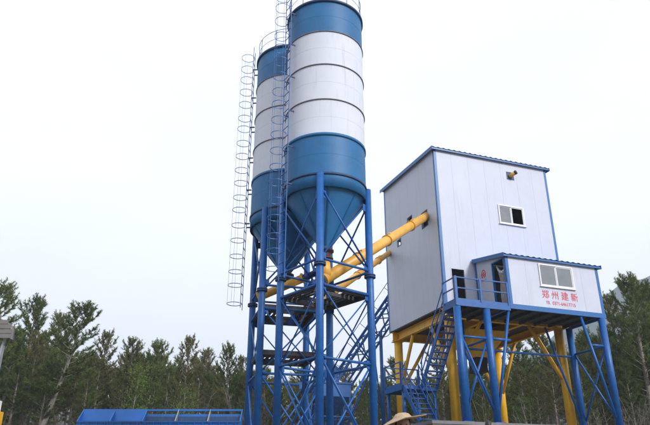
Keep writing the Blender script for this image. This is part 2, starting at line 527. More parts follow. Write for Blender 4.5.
# ------------------------------------------------------------------ screw conveyors
def screw(name, label, p0, p1, r, n_fl, motor=True, inlet=None, mat='orange'):
    p0, p1 = Vector(p0), Vector(p1)
    d = (p1 - p0).normalized()
    o = thing(name, label, 'conveyor', p0, 0, 'yellow screw conveyors')
    q = p1 - p0
    MB().tube((0, 0, 0), q, r, n=24).build('tube', mat, o)
    for i in range(n_fl + 1):
        c = q * (i / n_fl)
        fl = MB().tube(c - d * 0.025, c - d * 0.003, r + 0.045, n=20)
        fl.tube(c + d * 0.003, c + d * 0.025, r + 0.045, n=20)
        fl.build('flange', mat, o)
        if 0 < i < n_fl:
            up = Vector((0, 0, 1)) - d * d.z
            up.normalize()
            MB().bar(c + d * 0.35 + up * (r - 0.02), c + d * 0.6 + up * (r - 0.02), 0.16, 0.10, up=tuple(up)).build('inspection_hatch', mat, o)
    if motor:
        c = -d * 0.06
        MB().tube(c, c - d * 0.22, r * 0.85, n=18).build('gearbox', 'motor', o)
        mt = MB().tube(c - d * 0.22, c - d * 0.72, r * 0.68, n=18).build('motor', 'motor', o)
        for k in range(8):
            e = c - d * (0.27 + 0.05 * k)
            MB().tube(e, e - d * 0.012, r * 0.80, n=16).build('cooling_fin', 'motor', mt)
        MB().box((-0.08, -0.3, -0.05), (0.06, -0.14, 0.1)).build('terminal_box', 'motor', mt).location = c - d * 0.45
    if inlet is not None:
        a, b, ri = inlet
        a, b = Vector(a) - p0, Vector(b) - p0
        MB().tube(a, b, ri, n=18).build('inlet_boot', mat, o)
        MB().tube(b, b + Vector((0, 0, 0.05)), ri + 0.05, n=18).build('inlet_flange', 'dark_steel', o)
    return o
# A: nearer silo -> first hole in the side wall of the mixer house
A0, A1 = (-0.10, 20.35, 6.38 + EYE), (5.22, 29.15, 12.60 + EYE)
screw('screw_conveyor', 'thick yellow screw conveyor climbing from the nearer silo into the grey side wall', A0, A1, 0.20, 4,
      inlet=((0.05, 20.55, 6.5 + EYE), (0.0, 20.5, 7.12 + EYE), 0.17))
B0, B1 = (-0.95, 23.0, 5.85 + EYE), (3.95, 33.7, 12.45 + EYE)
screw('screw_conveyor', 'thinner yellow screw conveyor passing lower and behind the thick one', B0, B1, 0.15, 4, motor=True)
C0, C1 = (-0.80, 22.1, 7.02 + EYE), (-2.40, 22.75, 6.52 + EYE)
screw('screw_conveyor', 'short yellow screw conveyor among the legs under the farther silo', C0, C1, 0.15, 1, motor=True,
      inlet=((-1.55, 22.4, 6.8 + EYE), (-1.475, 23.1, 7.12 + EYE), 0.13))

# ------------------------------------------------------------------ mixer house
BO = Vector((5.33, 27.64, 0))
BR = RAD(20)
PAD = 2.36 + EYE

def W(a, b, z):
    """Point of the plant's own grid: a along the front, b to the rear, z above the eye."""
    return (BO.x + a * cos(BR) - b * sin(BR), BO.y + a * sin(BR) + b * cos(BR), z + EYE)

def pad():
    g = thing('concrete_plinth', 'grey concrete plinth under the mixer house and control room', 'plinth', (BO.x, BO.y, 0), BR)
    x0, x1, y0, y1 = -2.4, 11.5, -2.50, 6.6
    MB().box((x0, y0, 1.4), (x1, y1, PAD - 0.12)).build('plinth_body', 'concrete', g)
    MB().box((x0 - 0.04, y0 - 0.04, PAD - 0.118), (x1 + 0.04, y1 + 0.04, PAD)).build('slab', 'concrete', g)
pad()

def panel_wall(parent, fm, s0, s1, z0, ztop, n, openings, thick, mat, name, gap=0.005):
    """Wall of n upright panels. fm(s, z, depth) -> local point; openings: (s0, s1, z0, z1)."""
    w = (s1 - s0) / n
    for i in range(n):
        a, b = s0 + i * w + gap / 2, s0 + (i + 1) * w - gap / 2
        ss = sorted({a, b} | {min(max(e, a), b) for o in openings for e in o[:2]})
        zs = sorted({z0, 1e6} | {e for o in openings if o[0] < b and o[1] > a for e in o[2:4]})
        m = MB()
        for sa, sb in zip(ss[:-1], ss[1:]):
            if sb - sa < 1e-4:
                continue
            for za, zb in zip(zs[:-1], zs[1:]):
                cs, cz = (sa + sb) / 2, (za + min(zb, ztop(sa))) / 2
                if any(o[0] < cs < o[1] and o[2] < cz < o[3] for o in openings):
                    continue
                ta = ztop(sa) if zb > 1e5 else zb
                tb = ztop(sb) if zb > 1e5 else zb
                m.hexa([fm(sa, za, 0), fm(sb, za, 0), fm(sb, za, thick), fm(sa, za, thick), fm(sa, ta, 0), fm(sb, tb, 0), fm(sb, tb, thick), fm(sa, ta, thick)])
        if m.v:
            m.build(name, mat, parent)

def corrugated(parent, x0, x1, yz, pitch, amp, mat, name='roof_sheet', over=0.0):
    """Corrugated sheet; yz = [(y, z), (y, z)] gives the fall, ribs run along y."""
    (y0, z0), (y1, z1) = yz
    n = int((x1 - x0) / pitch * 8)
    m = MB()
    vs = []
    for i in range(n + 1):
        x = x0 + (x1 - x0) * i / n
        t = (i % 8) / 8
        d = amp * (1 if t < 0.3 else (1 - (t - 0.3) / 0.12 if t < 0.42 else (0 if t < 0.88 else (t - 0.88) / 0.12)))
        for (y, z) in ((y0, z0), (y1, z1)):
            vs += [(x, y, z + d), (x, y, z + d - 0.006)]
    fs = []
    for i in range(n):
        a, b = 4 * i, 4 * (i + 1)
        fs += [(a, b, b + 2, a + 2), (a + 1, a + 3, b + 3, b + 1), (a, a + 1, b + 1, b), (a + 2, b + 2, b + 3, a + 3)]
    m.add(vs, fs)
    return m.build(name, mat, parent)

def window(parent, x0, x1, z0, z1, y, panes, proud=0.05):
    """Sliding window in a wall whose outer face is at local y, facing -y."""
    f = MB()
    t = 0.055
    f.box((x0, y - proud, z0), (x1, y + 0.05, z0 + t))
    f.box((x0, y - proud, z1 - t), (x1, y + 0.05, z1))
    f.box((x0, y - proud, z0 + t), (x0 + t, y + 0.05, z1 - t))
    f.box((x1 - t, y - proud, z0 + t), (x1, y + 0.05, z1 - t))
    w = f.build('window', 'white_pvc', parent)
    k = len(panes)
    pw = (x1 - x0 - 2 * t) / k
    for i, pm in enumerate(panes):
        a = x0 + t + i * pw
        off = -0.012 if i % 2 else 0.012
        s = MB()
        e = 0.04
        s.box((a, y + off - 0.012, z0 + t), (a + e, y + off + 0.012, z1 - t))
        s.box((a + pw - e, y + off - 0.012, z0 + t), (a + pw, y + off + 0.012, z1 - t))
        s.box((a + e, y + off - 0.012, z0 + t), (a + pw - e, y + off + 0.012, z0 + t + e))
        s.box((a + e, y + off - 0.012, z1 - t - e), (a + pw - e, y + off + 0.012, z1 - t))
        s.build('sash', 'white_pvc', w)
        if pm:
            MB().box((a + e, y + off - 0.004, z0 + t + e), (a + pw - e, y + off + 0.004, z1 - t - e)).build('pane', pm, w)
    MB().box((x0 - 0.04, y - proud - 0.03, z0 - 0.03), (x1 + 0.04, y - 0.002, z0 - 0.002)).build('sill', 'white_pvc', w)
    return w

def mixer_house():
    g = thing('mixer_house', 'tall white panel house with blue corner trim raised on yellow columns', 'building', (BO.x, BO.y, PAD), BR)
    Z = lambda z: z + EYE - PAD
    X1, Y1 = 6.6, 5.78
    zb = Z(7.55)
    zf, zr = Z(15.42), Z(15.70)
    top_side = lambda s: zf + (zr - zf) * s / Y1
    front_open = [(0.42, 1.16, Z(7.62), Z(9.34)), (3.38, 4.86, Z(11.95), Z(12.96)), (4.13, 4.57, Z(14.47), Z(14.91))]
    side_open = [(1.04, 1.60, Z(11.80), Z(12.58)), (2.62, 3.08, Z(12.28), Z(12.92)), (3.98, 4.34, Z(11.82), Z(12.14))]
    F = lambda s, z, d: (s, d, z)
    S = lambda s, z, d: (d, s, z)
    RRT = lambda s, z, d: (X1 - d, s, z)
    BK = lambda s, z, d: (s, Y1 - d, z)
    panel_wall(g, F, 0.0, X1, zb, lambda s: zf, 7, front_open, 0.05, 'panel', 'wall_panel')
    panel_wall(g, S, 0.052, Y1, zb, top_side, 6, side_open, 0.05, 'panel', 'wall_panel')
    panel_wall(g, RRT, 0.052, Y1, zb, top_side, 6, [], 0.05, 'panel', 'wall_panel')
    panel_wall(g, BK, 0.052, X1 - 0.052, zb, lambda s: zr, 7, [(0.3, 0.9, Z(11.9), Z(12.7))], 0.05, 'panel', 'wall_panel')
    # inner skin behind the joints
    FI = lambda s, z, d: (s, d + 0.052, z)
    SI = lambda s, z, d: (d + 0.052, s, z)
    RI = lambda s, z, d: (X1 - 0.052 - d, s, z)
    panel_wall(g, FI, 0.06, X1 - 0.06, zb, lambda s: zf - 0.02, 1, front_open, 0.03, 'panel_in', 'inner_wall')
    panel_wall(g, SI, 0.09, Y1 - 0.06, zb, lambda s: top_side(s) - 0.02, 1, side_open, 0.03, 'panel_in', 'inner_wall')
    panel_wall(g, RI, 0.09, Y1 - 0.06, zb, lambda s: top_side(s) - 0.02, 1, [], 0.03, 'panel_in', 'inner_wall')
    MB().box((0.09, 0.09, Z(7.55)), (X1 - 0.09, Y1 - 0.09, Z(7.61))).build('floor', 'dark_steel', g)
    # corner trims
    for (x, y, sx, sy) in ((0, 0, 1, 1), (X1, 0, -1, 1), (0, Y1, 1, -1), (X1, Y1, -1, -1)):
        zt = zf if y == 0 else zr
        m = MB()
        a, b = sorted((x - sx * 0.006, x + sx * 0.13))
        c, d = sorted((y - sy * 0.006, y - sy * 0.001))
        m.box((a, c, zb - 0.02), (b, d, zt))
        a, b = sorted((x - sx * 0.006, x - sx * 0.001))
        c, d = sorted((y - sy * 0.001, y + sy * 0.13))
        m.box((a, c, zb - 0.02), (b, d, zt))
        m.build('corner_trim', 'blue_trim', g)
    # base trim
    MB().box((0.14, -0.02, zb - 0.06), (X1 - 0.14, 0.05, zb - 0.001)).build('base_trim', 'dark_steel', g)
    MB().box((-0.02, 0.14, zb - 0.06), (0.05, Y1 - 0.14, zb - 0.001)).build('base_trim', 'dark_steel', g)
    # roof with fascias
    oh = 0.16
    sl = (zr - zf) / Y1
    r = corrugated(g, -oh, X1 + oh, [(-oh, zf + 0.055 - sl * oh), (Y1 + oh, zr + 0.055 + sl * oh)], 0.3, 0.032, 'blue_trim')
    MB().box((-oh, -oh + 0.03, zf - 0.05), (X1 + oh, -oh + 0.045, zf + 0.035)).build('eaves_fascia', 'blue_trim', r)
    MB().hexa([(-oh - 0.012, -oh, zf - 0.09), (-oh - 0.002, -oh, zf - 0.09), (-oh - 0.002, Y1 + oh, zr - 0.09), (-oh - 0.012, Y1 + oh, zr - 0.09),
               (-oh - 0.012, -oh, zf + 0.10), (-oh - 0.002, -oh, zf + 0.10), (-oh - 0.002, Y1 + oh, zr + 0.10), (-oh - 0.012, Y1 + oh, zr + 0.10)]).build('verge_fascia', 'blue_trim', r)
    MB().hexa([(X1 + oh + 0.002, -oh, zf - 0.09), (X1 + oh + 0.012, -oh, zf - 0.09), (X1 + oh + 0.012, Y1 + oh, zr - 0.09), (X1 + oh + 0.002, Y1 + oh, zr - 0.09),
               (X1 + oh + 0.002, -oh, zf + 0.10), (X1 + oh + 0.012, -oh, zf + 0.10), (X1 + oh + 0.012, Y1 + oh, zr + 0.10), (X1 + oh + 0.002, Y1 + oh, zr + 0.10)]).build('verge_fascia', 'blue_trim', r)
    MB().hexa([(-oh, -oh + 0.05, zf + 0.01), (X1 + oh, -oh + 0.05, zf + 0.01), (X1 + oh, Y1 + oh, zr + 0.02), (-oh, Y1 + oh, zr + 0.02),
               (-oh, -oh + 0.05, zf + 0.04), (X1 + oh, -oh + 0.05, zf + 0.04), (X1 + oh, Y1 + oh, zr + 0.045), (-oh, Y1 + oh, zr + 0.045)]).build('soffit', 'panel_in', r)
    window(g, 3.38, 4.86, Z(11.95), Z(12.96), 0.0, ['frost', None])
    # doorway surround
    d = MB()
    x0, x1, a, b = 0.42, 1.16, Z(7.62), Z(9.34)
    d.box((x0, -0.012, a), (x0 + 0.04, 0.06, b))
    d.box((x1 - 0.04, -0.012, a), (x1, 0.06, b))
    d.box((x0 + 0.04, -0.012, b - 0.04), (x1 - 0.04, 0.06, b))
    d.build('door_frame', 'panel', g)
    # pipe stub with its plate
    p = MB()
    cx, cz = 4.35, Z(14.69)
    p.box((cx - 0.22, -0.008, cz - 0.22), (cx + 0.22, 0.03, cz + 0.22))
    pl = p.build('wall_plate', 'blue_dark', g)
    e = Vector((0.13, -0.30, 0.08))
    c0 = Vector((cx - 0.03, 0.0, cz - 0.02))
    MB().tube(c0, c0 + e, 0.10, n=18).build('vent_pipe', 'orange', pl)
    MB().tube(c0 + e, c0 + e * 1.22, 0.108, n=18).build('pipe_end', 'black', pl)
    # frames round the conveyor holes
    for (a, b, c, dd) in side_open:
        m = MB()
        t = 0.035
        m.box((-0.012, a - t, c - t), (0.0 - 0.001, a, dd + t))
        m.box((-0.012, b, c - t), (-0.001, b + t, dd + t))
        m.box((-0.012, a, dd), (-0.001, b, dd + t))
        m.box((-0.012, a, c - t), (-0.001, b, c))
        m.build('hole_frame', 'blue_dark', g)
    return g
mixer_house()

def mixer_tower():
    g = thing('mixer_tower', 'yellow steel tower of four round columns carrying the mixer house', 'tower', (BO.x, BO.y, PAD), BR)
    Z = lambda z: z + EYE - PAD
    cols = [(0.3, 0.3), (6.2, 0.3), (6.2, 5.4), (0.3, 5.4)]
    for (x, y) in cols:
        c = MB().tube((x, y, 0.04), (x, y, Z(7.0)), 0.21, n=22).build('column', 'yellow', g)
        MB().box((x - 0.32, y - 0.32, 0.0), (x + 0.32, y + 0.32, 0.04)).build('base_plate', 'yellow', c)
        MB().box((x - 0.27, y - 0.27, Z(7.0)), (x + 0.27, y + 0.27, Z(7.03))).build('head_plate', 'yellow', c)
        for s in (-1, 1):
            m = MB()
            m.box((x + s * 0.2 - 0.01, y - 0.01, 0.04), (x + s * 0.2 + 0.01, y + 0.01, 0.3))
            m.build('gusset', 'yellow', c)
    def ibeam(p, q, h=0.42, w=0.2):
        m = MB()
        p, q = Vector(p), Vector(q)
        m.bar(p, q, 0.02, h - 0.06)
        m.bar(p + Vector((0, 0, h / 2 - 0.015)), q + Vector((0, 0, h / 2 - 0.015)), w, 0.03)
        m.bar(p - Vector((0, 0, h / 2 - 0.015)), q - Vector((0, 0, h / 2 - 0.015)), w, 0.03)
        return m.build('floor_beam', 'yellow', g)
    zc = Z(7.26)
    ibeam((0.0, 0.3, zc), (6.5, 0.3, zc)); ibeam((0.0, 5.4, zc), (6.5, 5.4, zc))
    for x in (0.3, 2.2, 4.2, 6.2):
        ibeam((x, 0.42, zc - 0.01), (x, 5.28, zc - 0.01), h=0.38)
    MB().box((0.0, 0.05, Z(7.475)), (6.55, 5.6, Z(7.48) + 0.01)).build('deck', 'dark_steel', g)
    # knee braces
    def knee(x, y, dx, dy):
        MB().tube((x + dx * 0.16, y + dy * 0.16, Z(4.7)), (x + dx * 1.65, y + dy * 1.65, Z(7.03)), 0.085, n=12).build('knee_brace', 'yellow', g)
    knee(6.2, 0.3, -1, 0); knee(0.3, 0.3, 1, 0); knee(6.2, 5.4, -1, 0); knee(0.3, 5.4, 1, 0)
    knee(6.2, 0.3, 0, 1); knee(0.3, 0.3, 0, 1); knee(6.2, 5.4, 0, -1); knee(0.3, 5.4, 0, -1)
    # discharge hopper of the mixer
    x0, x1, y0, y1 = 2.1, 4.4, 1.6, 4.0
    zt, zm = Z(7.04), Z(5.9)
    m = MB().hexa([(2.9, 2.4, zm), (3.6, 2.4, zm), (3.6, 3.2, zm), (2.9, 3.2, zm), (x0, y0, zt), (x1, y0, zt), (x1, y1, zt), (x0, y1, zt)])
    h = m.build('discharge_hopper', 'yellow', g)
    MB().box((2.95, 2.45, Z(5.2)), (3.55, 3.15, zm - 0.001)).build('rubber_sleeve', 'black', h)
mixer_tower()

def control_room():
    g = thing('control_room', 'white lean-to control cabin with red lettering and blue frame on the front of the mixer house', 'cabin', (BO.x, BO.y, PAD), BR)
    Z = lambda z: z + EYE - PAD
    X0, X1, Y0, Y1 = 1.7, 6.6, -2.36, -0.04
    zb = Z(7.16)
    zf, zr = Z(9.30), Z(9.72)
    top = lambda s: zf + (zr - zf) * (s - Y0) / (Y1 - Y0)
    F = lambda s, z, d: (s, Y0 + d, z)
    S = lambda s, z, d: (X0 + d, s, z)
    RT = lambda s, z, d: (X1 - d, s, z)
    wo = [(3.36, 5.16, Z(8.10), Z(9.12))]
    do = [(-2.24, -1.32, Z(7.18), Z(9.26))]
    panel_wall(g, F, X0, X1, zb, lambda s: zf, 5, wo, 0.05, 'panel', 'wall_panel')
    panel_wall(g, S, Y0 + 0.052, Y1, zb, top, 2, do, 0.05, 'panel', 'wall_panel', gap=0.006)
    panel_wall(g, RT, Y0 + 0.052, Y1, zb, top, 2, [], 0.05, 'panel', 'wall_panel')
    panel_wall(g, lambda s, z, d: (s, Y0 + d + 0.052, z), X0 + 0.06, X1 - 0.06, zb, lambda s: zf - 0.02, 1, wo, 0.03, 'panel_in', 'inner_wall')
    panel_wall(g, lambda s, z, d: (X0 + 0.052 + d, s, z), Y0 + 0.09, Y1 - 0.02, zb, lambda s: top(s) - 0.02, 1, do, 0.03, 'panel_in', 'inner_wall')
    panel_wall(g, lambda s, z, d: (X1 - 0.052 - d, s, z), Y0 + 0.09, Y1 - 0.02, zb, lambda s: top(s) - 0.02, 1, [], 0.03, 'panel_in', 'inner_wall')
    MB().box((X0 + 0.01, Y0 + 0.01, Z(7.10)), (X1 - 0.01, Y1, Z(7.155))).build('floor', 'dark_steel', g)
    # blue base frame
    b = MB()
    b.box((X0 - 0.03, Y0 - 0.03, Z(6.95)), (X1 + 0.03, Y0 + 0.05, Z(7.158)))
    b.build('base_beam', 'blue_trim', g)
    MB().box((X1 - 0.05, Y0 + 0.052, Z(6.95)), (X1 + 0.03, Y1 + 0.02, Z(7.158))).build('base_beam', 'blue_trim', g)
    MB().box((X0 - 0.03, Y0 + 0.052, Z(6.95)), (X0 + 0.05, Y1 + 0.02, Z(7.158))).build('base_beam', 'blue_trim', g)
    for i in range(6):
        x = X0 + 0.5 + i * 0.8
        MB().box((x - 0.04, Y0 + 0.054, Z(6.96)), (x + 0.04, Y1, Z(7.09))).build('floor_joist', 'dark_steel', g)
    for (x, y, sx, sy, zt) in ((X0, Y0, 1, 1, zf), (X1, Y0, -1, 1, zf)):
        m = MB()
        a, c = sorted((x - sx * 0.012, x + sx * 0.13))
        m.box((a, y - 0.012, zb), (c, y - 0.001, zt))
        a, c = sorted((x - sx * 0.012, x - sx * 0.001))
        m.box((a, y - 0.001, zb), (c, y + 0.10, zt))
        m.build('corner_trim', 'blue_trim', g)
    MB().box((X0 - 0.012, Y1 - 0.12, zb), (X0 - 0.001, Y1, zr - 0.06)).build('corner_trim', 'blue_trim', g)
    # roof falling to the front
    oh = 0.14
    sl = (zr - zf) / (Y1 - Y0)
    r = corrugated(g, X0 - oh, X1 + oh, [(Y0 - oh, zf + 0.05 - sl * oh), (Y1 + 0.01, zr + 0.05)], 0.3, 0.032, 'blue_trim')
    MB().box((X0 - oh, Y0 - oh + 0.03, zf - 0.07), (X1 + oh, Y0 - oh + 0.045, zf + 0.012)).build('eaves_fascia', 'blue_trim', r)
    for x in (X0 - oh - 0.012, X1 + oh + 0.002):
        MB().hexa([(x, Y0 - oh, zf - 0.10), (x + 0.01, Y0 - oh, zf - 0.10), (x + 0.01, Y1, zr - 0.06), (x, Y1, zr - 0.06),
                   (x, Y0 - oh, zf + 0.08), (x + 0.01, Y0 - oh, zf + 0.08), (x + 0.01, Y1, zr + 0.12), (x, Y1, zr + 0.12)]).build('verge_fascia', 'blue_trim', r)
    MB().hexa([(X0 - oh, Y0 - oh + 0.05, zf - 0.01), (X1 + oh, Y0 - oh + 0.05, zf - 0.01), (X1 + oh, Y1, zr + 0.004), (X0 - oh, Y1, zr + 0.004),
               (X0 - oh, Y0 - oh + 0.05, zf + 0.015), (X1 + oh, Y0 - oh + 0.05, zf + 0.015), (X1 + oh, Y1, zr + 0.03), (X0 - oh, Y1, zr + 0.03)]).build('soffit', 'panel_in', r)
    window(g, 3.36, 5.16, Z(8.10), Z(9.12), Y0, ['frost', 'frost'])
    # doorway trim in the left side
    d = MB()
    for y in (-2.24, -1.32 - 0.05):
        d.box((X0 - 0.015, y, Z(7.18)), (X0 + 0.08, y + 0.05, Z(9.26)))
    d.box((X0 - 0.015, -2.19, Z(9.21)), (X0 + 0.08, -1.37, Z(9.26)))
    d.build('door_frame', 'blue_trim', g)
    # lettering
    def text(body, size, loc, rot, mat, parent, spacing=1.0, bold=0.0, sx=1.0):
        cu = bpy.data.curves.new('lettering', 'FONT')
        cu.body = body
        cu.size = size
        cu.space_character = spacing
        cu.offset = bold
        cu.extrude = 0.001
        cu.resolution_u = 3
        tmp = bpy.data.objects.new('lettering_tmp', cu)
        COL.objects.link(tmp)
        dg = bpy.context.evaluated_depsgraph_get()
        me = bpy.data.meshes.new_from_object(tmp.evaluated_get(dg))
        bpy.data.objects.remove(tmp)
        me.name = 'lettering'
        me.materials.clear()
        me.materials.append(M[mat])
        o = link('lettering', me, parent, loc, rot)
        o.scale = (sx, 1, 1)
        return o
    sg = (RAD(90), 0, 0)
    for ch, x in zip('郑州建新', (3.36, 3.86, 4.37, 4.88)):
        text(ch, 0.40, (x, Y0 - 0.006, Z(7.60)), sg, 'red', g, bold=0.0035, sx=0.98)
    text('TEL', 0.185, (3.53, Y0 - 0.006, Z(7.33)), sg, 'red', g, bold=0.002, sx=0.75)
    text('0371-64617715', 0.215, (3.86, Y0 - 0.006, Z(7.315)), sg, 'red', g, bold=0.003, sx=0.90)
    # red swirl emblem on the left side
    e = MB()
    def arc(cy, cz, rad, a0, a1, w, n=12):
        pts = [(cy + rad * cos(RAD(a0 + (a1 - a0) * i / n)), cz + 1.25 * rad * sin(RAD(a0 + (a1 - a0) * i / n))) for i in range(n + 1)]
        for (p, q) in zip(pts[:-1], pts[1:]):
            e.bar((X0 - 0.005, p[0], p[1]), (X0 - 0.005, q[0], q[1]), w, 0.004, up=(1, 0, 0))
    cy, cz = -0.66, Z(8.96)
    arc(cy, cz, 0.15, -60, 250, 0.055)
    arc(cy, cz - 0.02, 0.065, -150, 160, 0.05)
    e.bar((X0 - 0.005, cy - 0.13, cz - 0.06), (X0 - 0.005, cy + 0.13, cz + 0.02), 0.04, 0.004, up=(1, 0, 0))
    em = e.build('emblem', 'red', g)
    for k in range(7):
        y = cy + 0.19 - k * 0.058
        MB().bar((X0 - 0.005, y, cz - 0.33), (X0 - 0.005, y - 0.012, cz - 0.245), 0.028, 0.004, up=(1, 0, 0)).build('emblem_letter', 'red', em)
    # thing inside: desk cabinet so that the doorway is not an empty shell
    return g
croom = control_room()

# gathered cloth hanging in the cabin doorway
def curtain():
    ax, ay = 1.92, -1.78
    g = thing('door_curtain', 'pale grey cloth gathered and hanging in the cabin doorway', 'curtain', W(ax, ay, 7.17), BR)
    m = MB()
    n, k = 36, 14
    vs = []
    for j in range(k + 1):
        t = j / k
        z = 1.62 - 1.5 * t
        wid = 0.20 + 0.16 * abs(t - 0.25) ** 0.7 + 0.05 * t
        for i in range(n + 1):
            s = i / n - 0.5
            vs.append((0.035 * sin(s * 34 + t * 2) + 0.02 * sin(s * 13 + t * 7), 0.02 - 0.14 * t + s * 2 * wid, z + 0.03 * sin(s * 20)))
    fs = [(j * (n + 1) + i, j * (n + 1) + i + 1, (j + 1) * (n + 1) + i + 1, (j + 1) * (n + 1) + i) for j in range(k) for i in range(n)]
    m.add(vs, fs, True)
    c = m.build('hanging_cloth', 'cloth', g)
    # two ends tied up to the door head like a swag
    for s in (-1, 1):
        q = MB()
        pts = [Vector((0.0, s * 0.40, 2.0)), Vector((0.01, s * 0.33, 1.82)), Vector((0.02, s * 0.22, 1.66)), Vector((0.02, s * 0.05, 1.58)), Vector((0.02, -s * 0.05, 1.57))]
        for a, b, r1, r2 in zip(pts[:-1], pts[1:], (0.035, 0.05, 0.07, 0.08), (0.05, 0.07, 0.08, 0.07)):
            q.tube(a, b, r1, r2, n=10)
        q.build('tied_end', 'white_pvc', g)
curtain()

# ------------------------------------------------------------------ access platform, legs and stairs
def cabin_frame():
    g = thing('support_frame', 'blue pipe frame with diagonal braces holding up the control cabin', 'frame', W(0, 0, 2.36), BR)
    Z = lambda z: z - 2.36
    def leg(x, y, zt=6.85):
        l = MB().tube((x, y, 0.02), (x, y, Z(zt)), 0.15, n=18).build('leg', 'blue_steel', g)
        MB().box((x - 0.22, y - 0.22, 0.0), (x + 0.22, y + 0.22, 0.022)).build('base_plate', 'blue_steel', l)
    def br(p, q, r=0.05):
        MB().tube((p[0], p[1], Z(p[2])), (q[0], q[1], Z(q[2])), r, n=10).build('brace', 'blue_steel', g)
    yf, yr = -2.30, -0.25
    leg(-0.85, yf, 6.82); leg(0.53, yf, 6.82); leg(6.42, yf, 6.94); leg(6.36, yr, 6.94); leg(0.53, yr, 6.82)
    br((-0.72, yf, 5.62), (0.40, yf, 5.62)); br((0.66, yf, 5.62), (1.52, yf, 5.62), 0.06)
    br((0.62, yf, 2.75), (1.62, yf, 6.92), 0.062)
    br((-0.72, yf, 5.55), (0.42, yf, 2.85)); br((-0.75, yf + 0.06, 2.8), (0.42, yf + 0.06, 5.5), 0.045)
    br((6.30, yf, 2.75), (5.30, yf, 6.92), 0.062); br((5.58, yf, 5.72), (6.29, yf, 5.72), 0.055)
    br((6.40, yf + 0.14, 5.72), (6.37, yr - 0.14, 5.72), 0.05)
    br((6.40, yf + 0.14, 2.8), (6.37, yr - 0.14, 5.65), 0.045); br((6.44, yf + 0.14, 5.65), (6.41, yr - 0.14, 2.8), 0.045)
    br((0.53, yf + 0.14, 5.62), (0.53, yr - 0.14, 5.62), 0.05); br((0.53, yf + 0.14, 2.8), (0.53, yr - 0.14, 5.5), 0.045)
    br((-0.75, yf + 0.1, 2.85), (0.45, yr - 0.1, 5.55), 0.045)
    # sleeper beam along the rear legs
    br((0.66, yr, 5.62), (6.24, yr, 5.62), 0.05)
    br((5.0, yr, 6.9), (6.28, yr, 2.8), 0.05)
cabin_frame()

def railing(parent, pts, h=1.06, posts=None, r=0.024):
    for a, b in zip(pts[:-1], pts[1:]):
        a, b = Vector(a), Vector(b)
        for k, z in enumerate((h, h * 0.55)):
            MB().bar(a + Vector((0, 0, z)), b + Vector((0, 0, z)), 0.045, 0.045).build('rail', 'blue_steel', parent)
        MB().bar(a + Vector((0, 0, 0.06)), b + Vector((0, 0, 0.06)), 0.01, 0.11).build('toe_board', 'blue_steel', parent)
    for p in (posts or pts):
        p = Vector(p)
        MB().bar(p, p + Vector((0, 0, h + 0.02)), 0.07, 0.07, up=(0, 1, 0)).build('post', 'blue_steel', parent)

def walkway():
    g = thing('walkway', 'blue railed landing outside the cabin door above the front legs', 'walkway', W(0, 0, 6.85), BR)
    X0, X1, Y0, Y1 = -0.87, 1.66, -2.36, -0.05
    for a, b in (((X0, Y0, 0.1), (X1, Y0, 0.1)), ((X0, Y1 - 1.3, 0.1), (X0, Y0, 0.1))):
        MB().bar(a, b, 0.07, 0.2).build('edge_beam', 'blue_steel', g)
    MB().bar((X0, Y1 - 1.3, 0.1), (-0.05, Y1 - 1.3, 0.1), 0.07, 0.2).build('edge_beam', 'blue_steel', g)
    MB().box((X0 + 0.04, Y0 + 0.04, 0.16), (X1, -1.32, 0.19)).build('deck_plate', 'dark_steel', g)
    MB().box((0.0, -1.318, 0.16), (X1, Y1, 0.19)).build('deck_plate', 'dark_steel', g)
    for x in (-0.2, 0.4, 1.0):
        MB().bar((x, Y0 + 0.05, 0.09), (x, -0.06, 0.09), 0.06, 0.12).build('joist', 'dark_steel', g)
    zt = 0.2
    railing(g, [(X0, -1.38, zt), (X0, Y0, zt), (X1 - 0.02, Y0, zt)], 1.0, posts=[(X0, -1.38, zt), (X0, Y0, zt), (0.30, Y0, zt), (X1 - 0.04, Y0, zt)])
    MB().bar((X0 - 0.02, Y0 - 0.02, zt - 0.2), (X0 - 0.02, Y0 - 0.02, zt + 1.03), 0.11, 0.11, up=(0, 1, 0)).build('corner_post', 'blue_steel', g)
walkway()

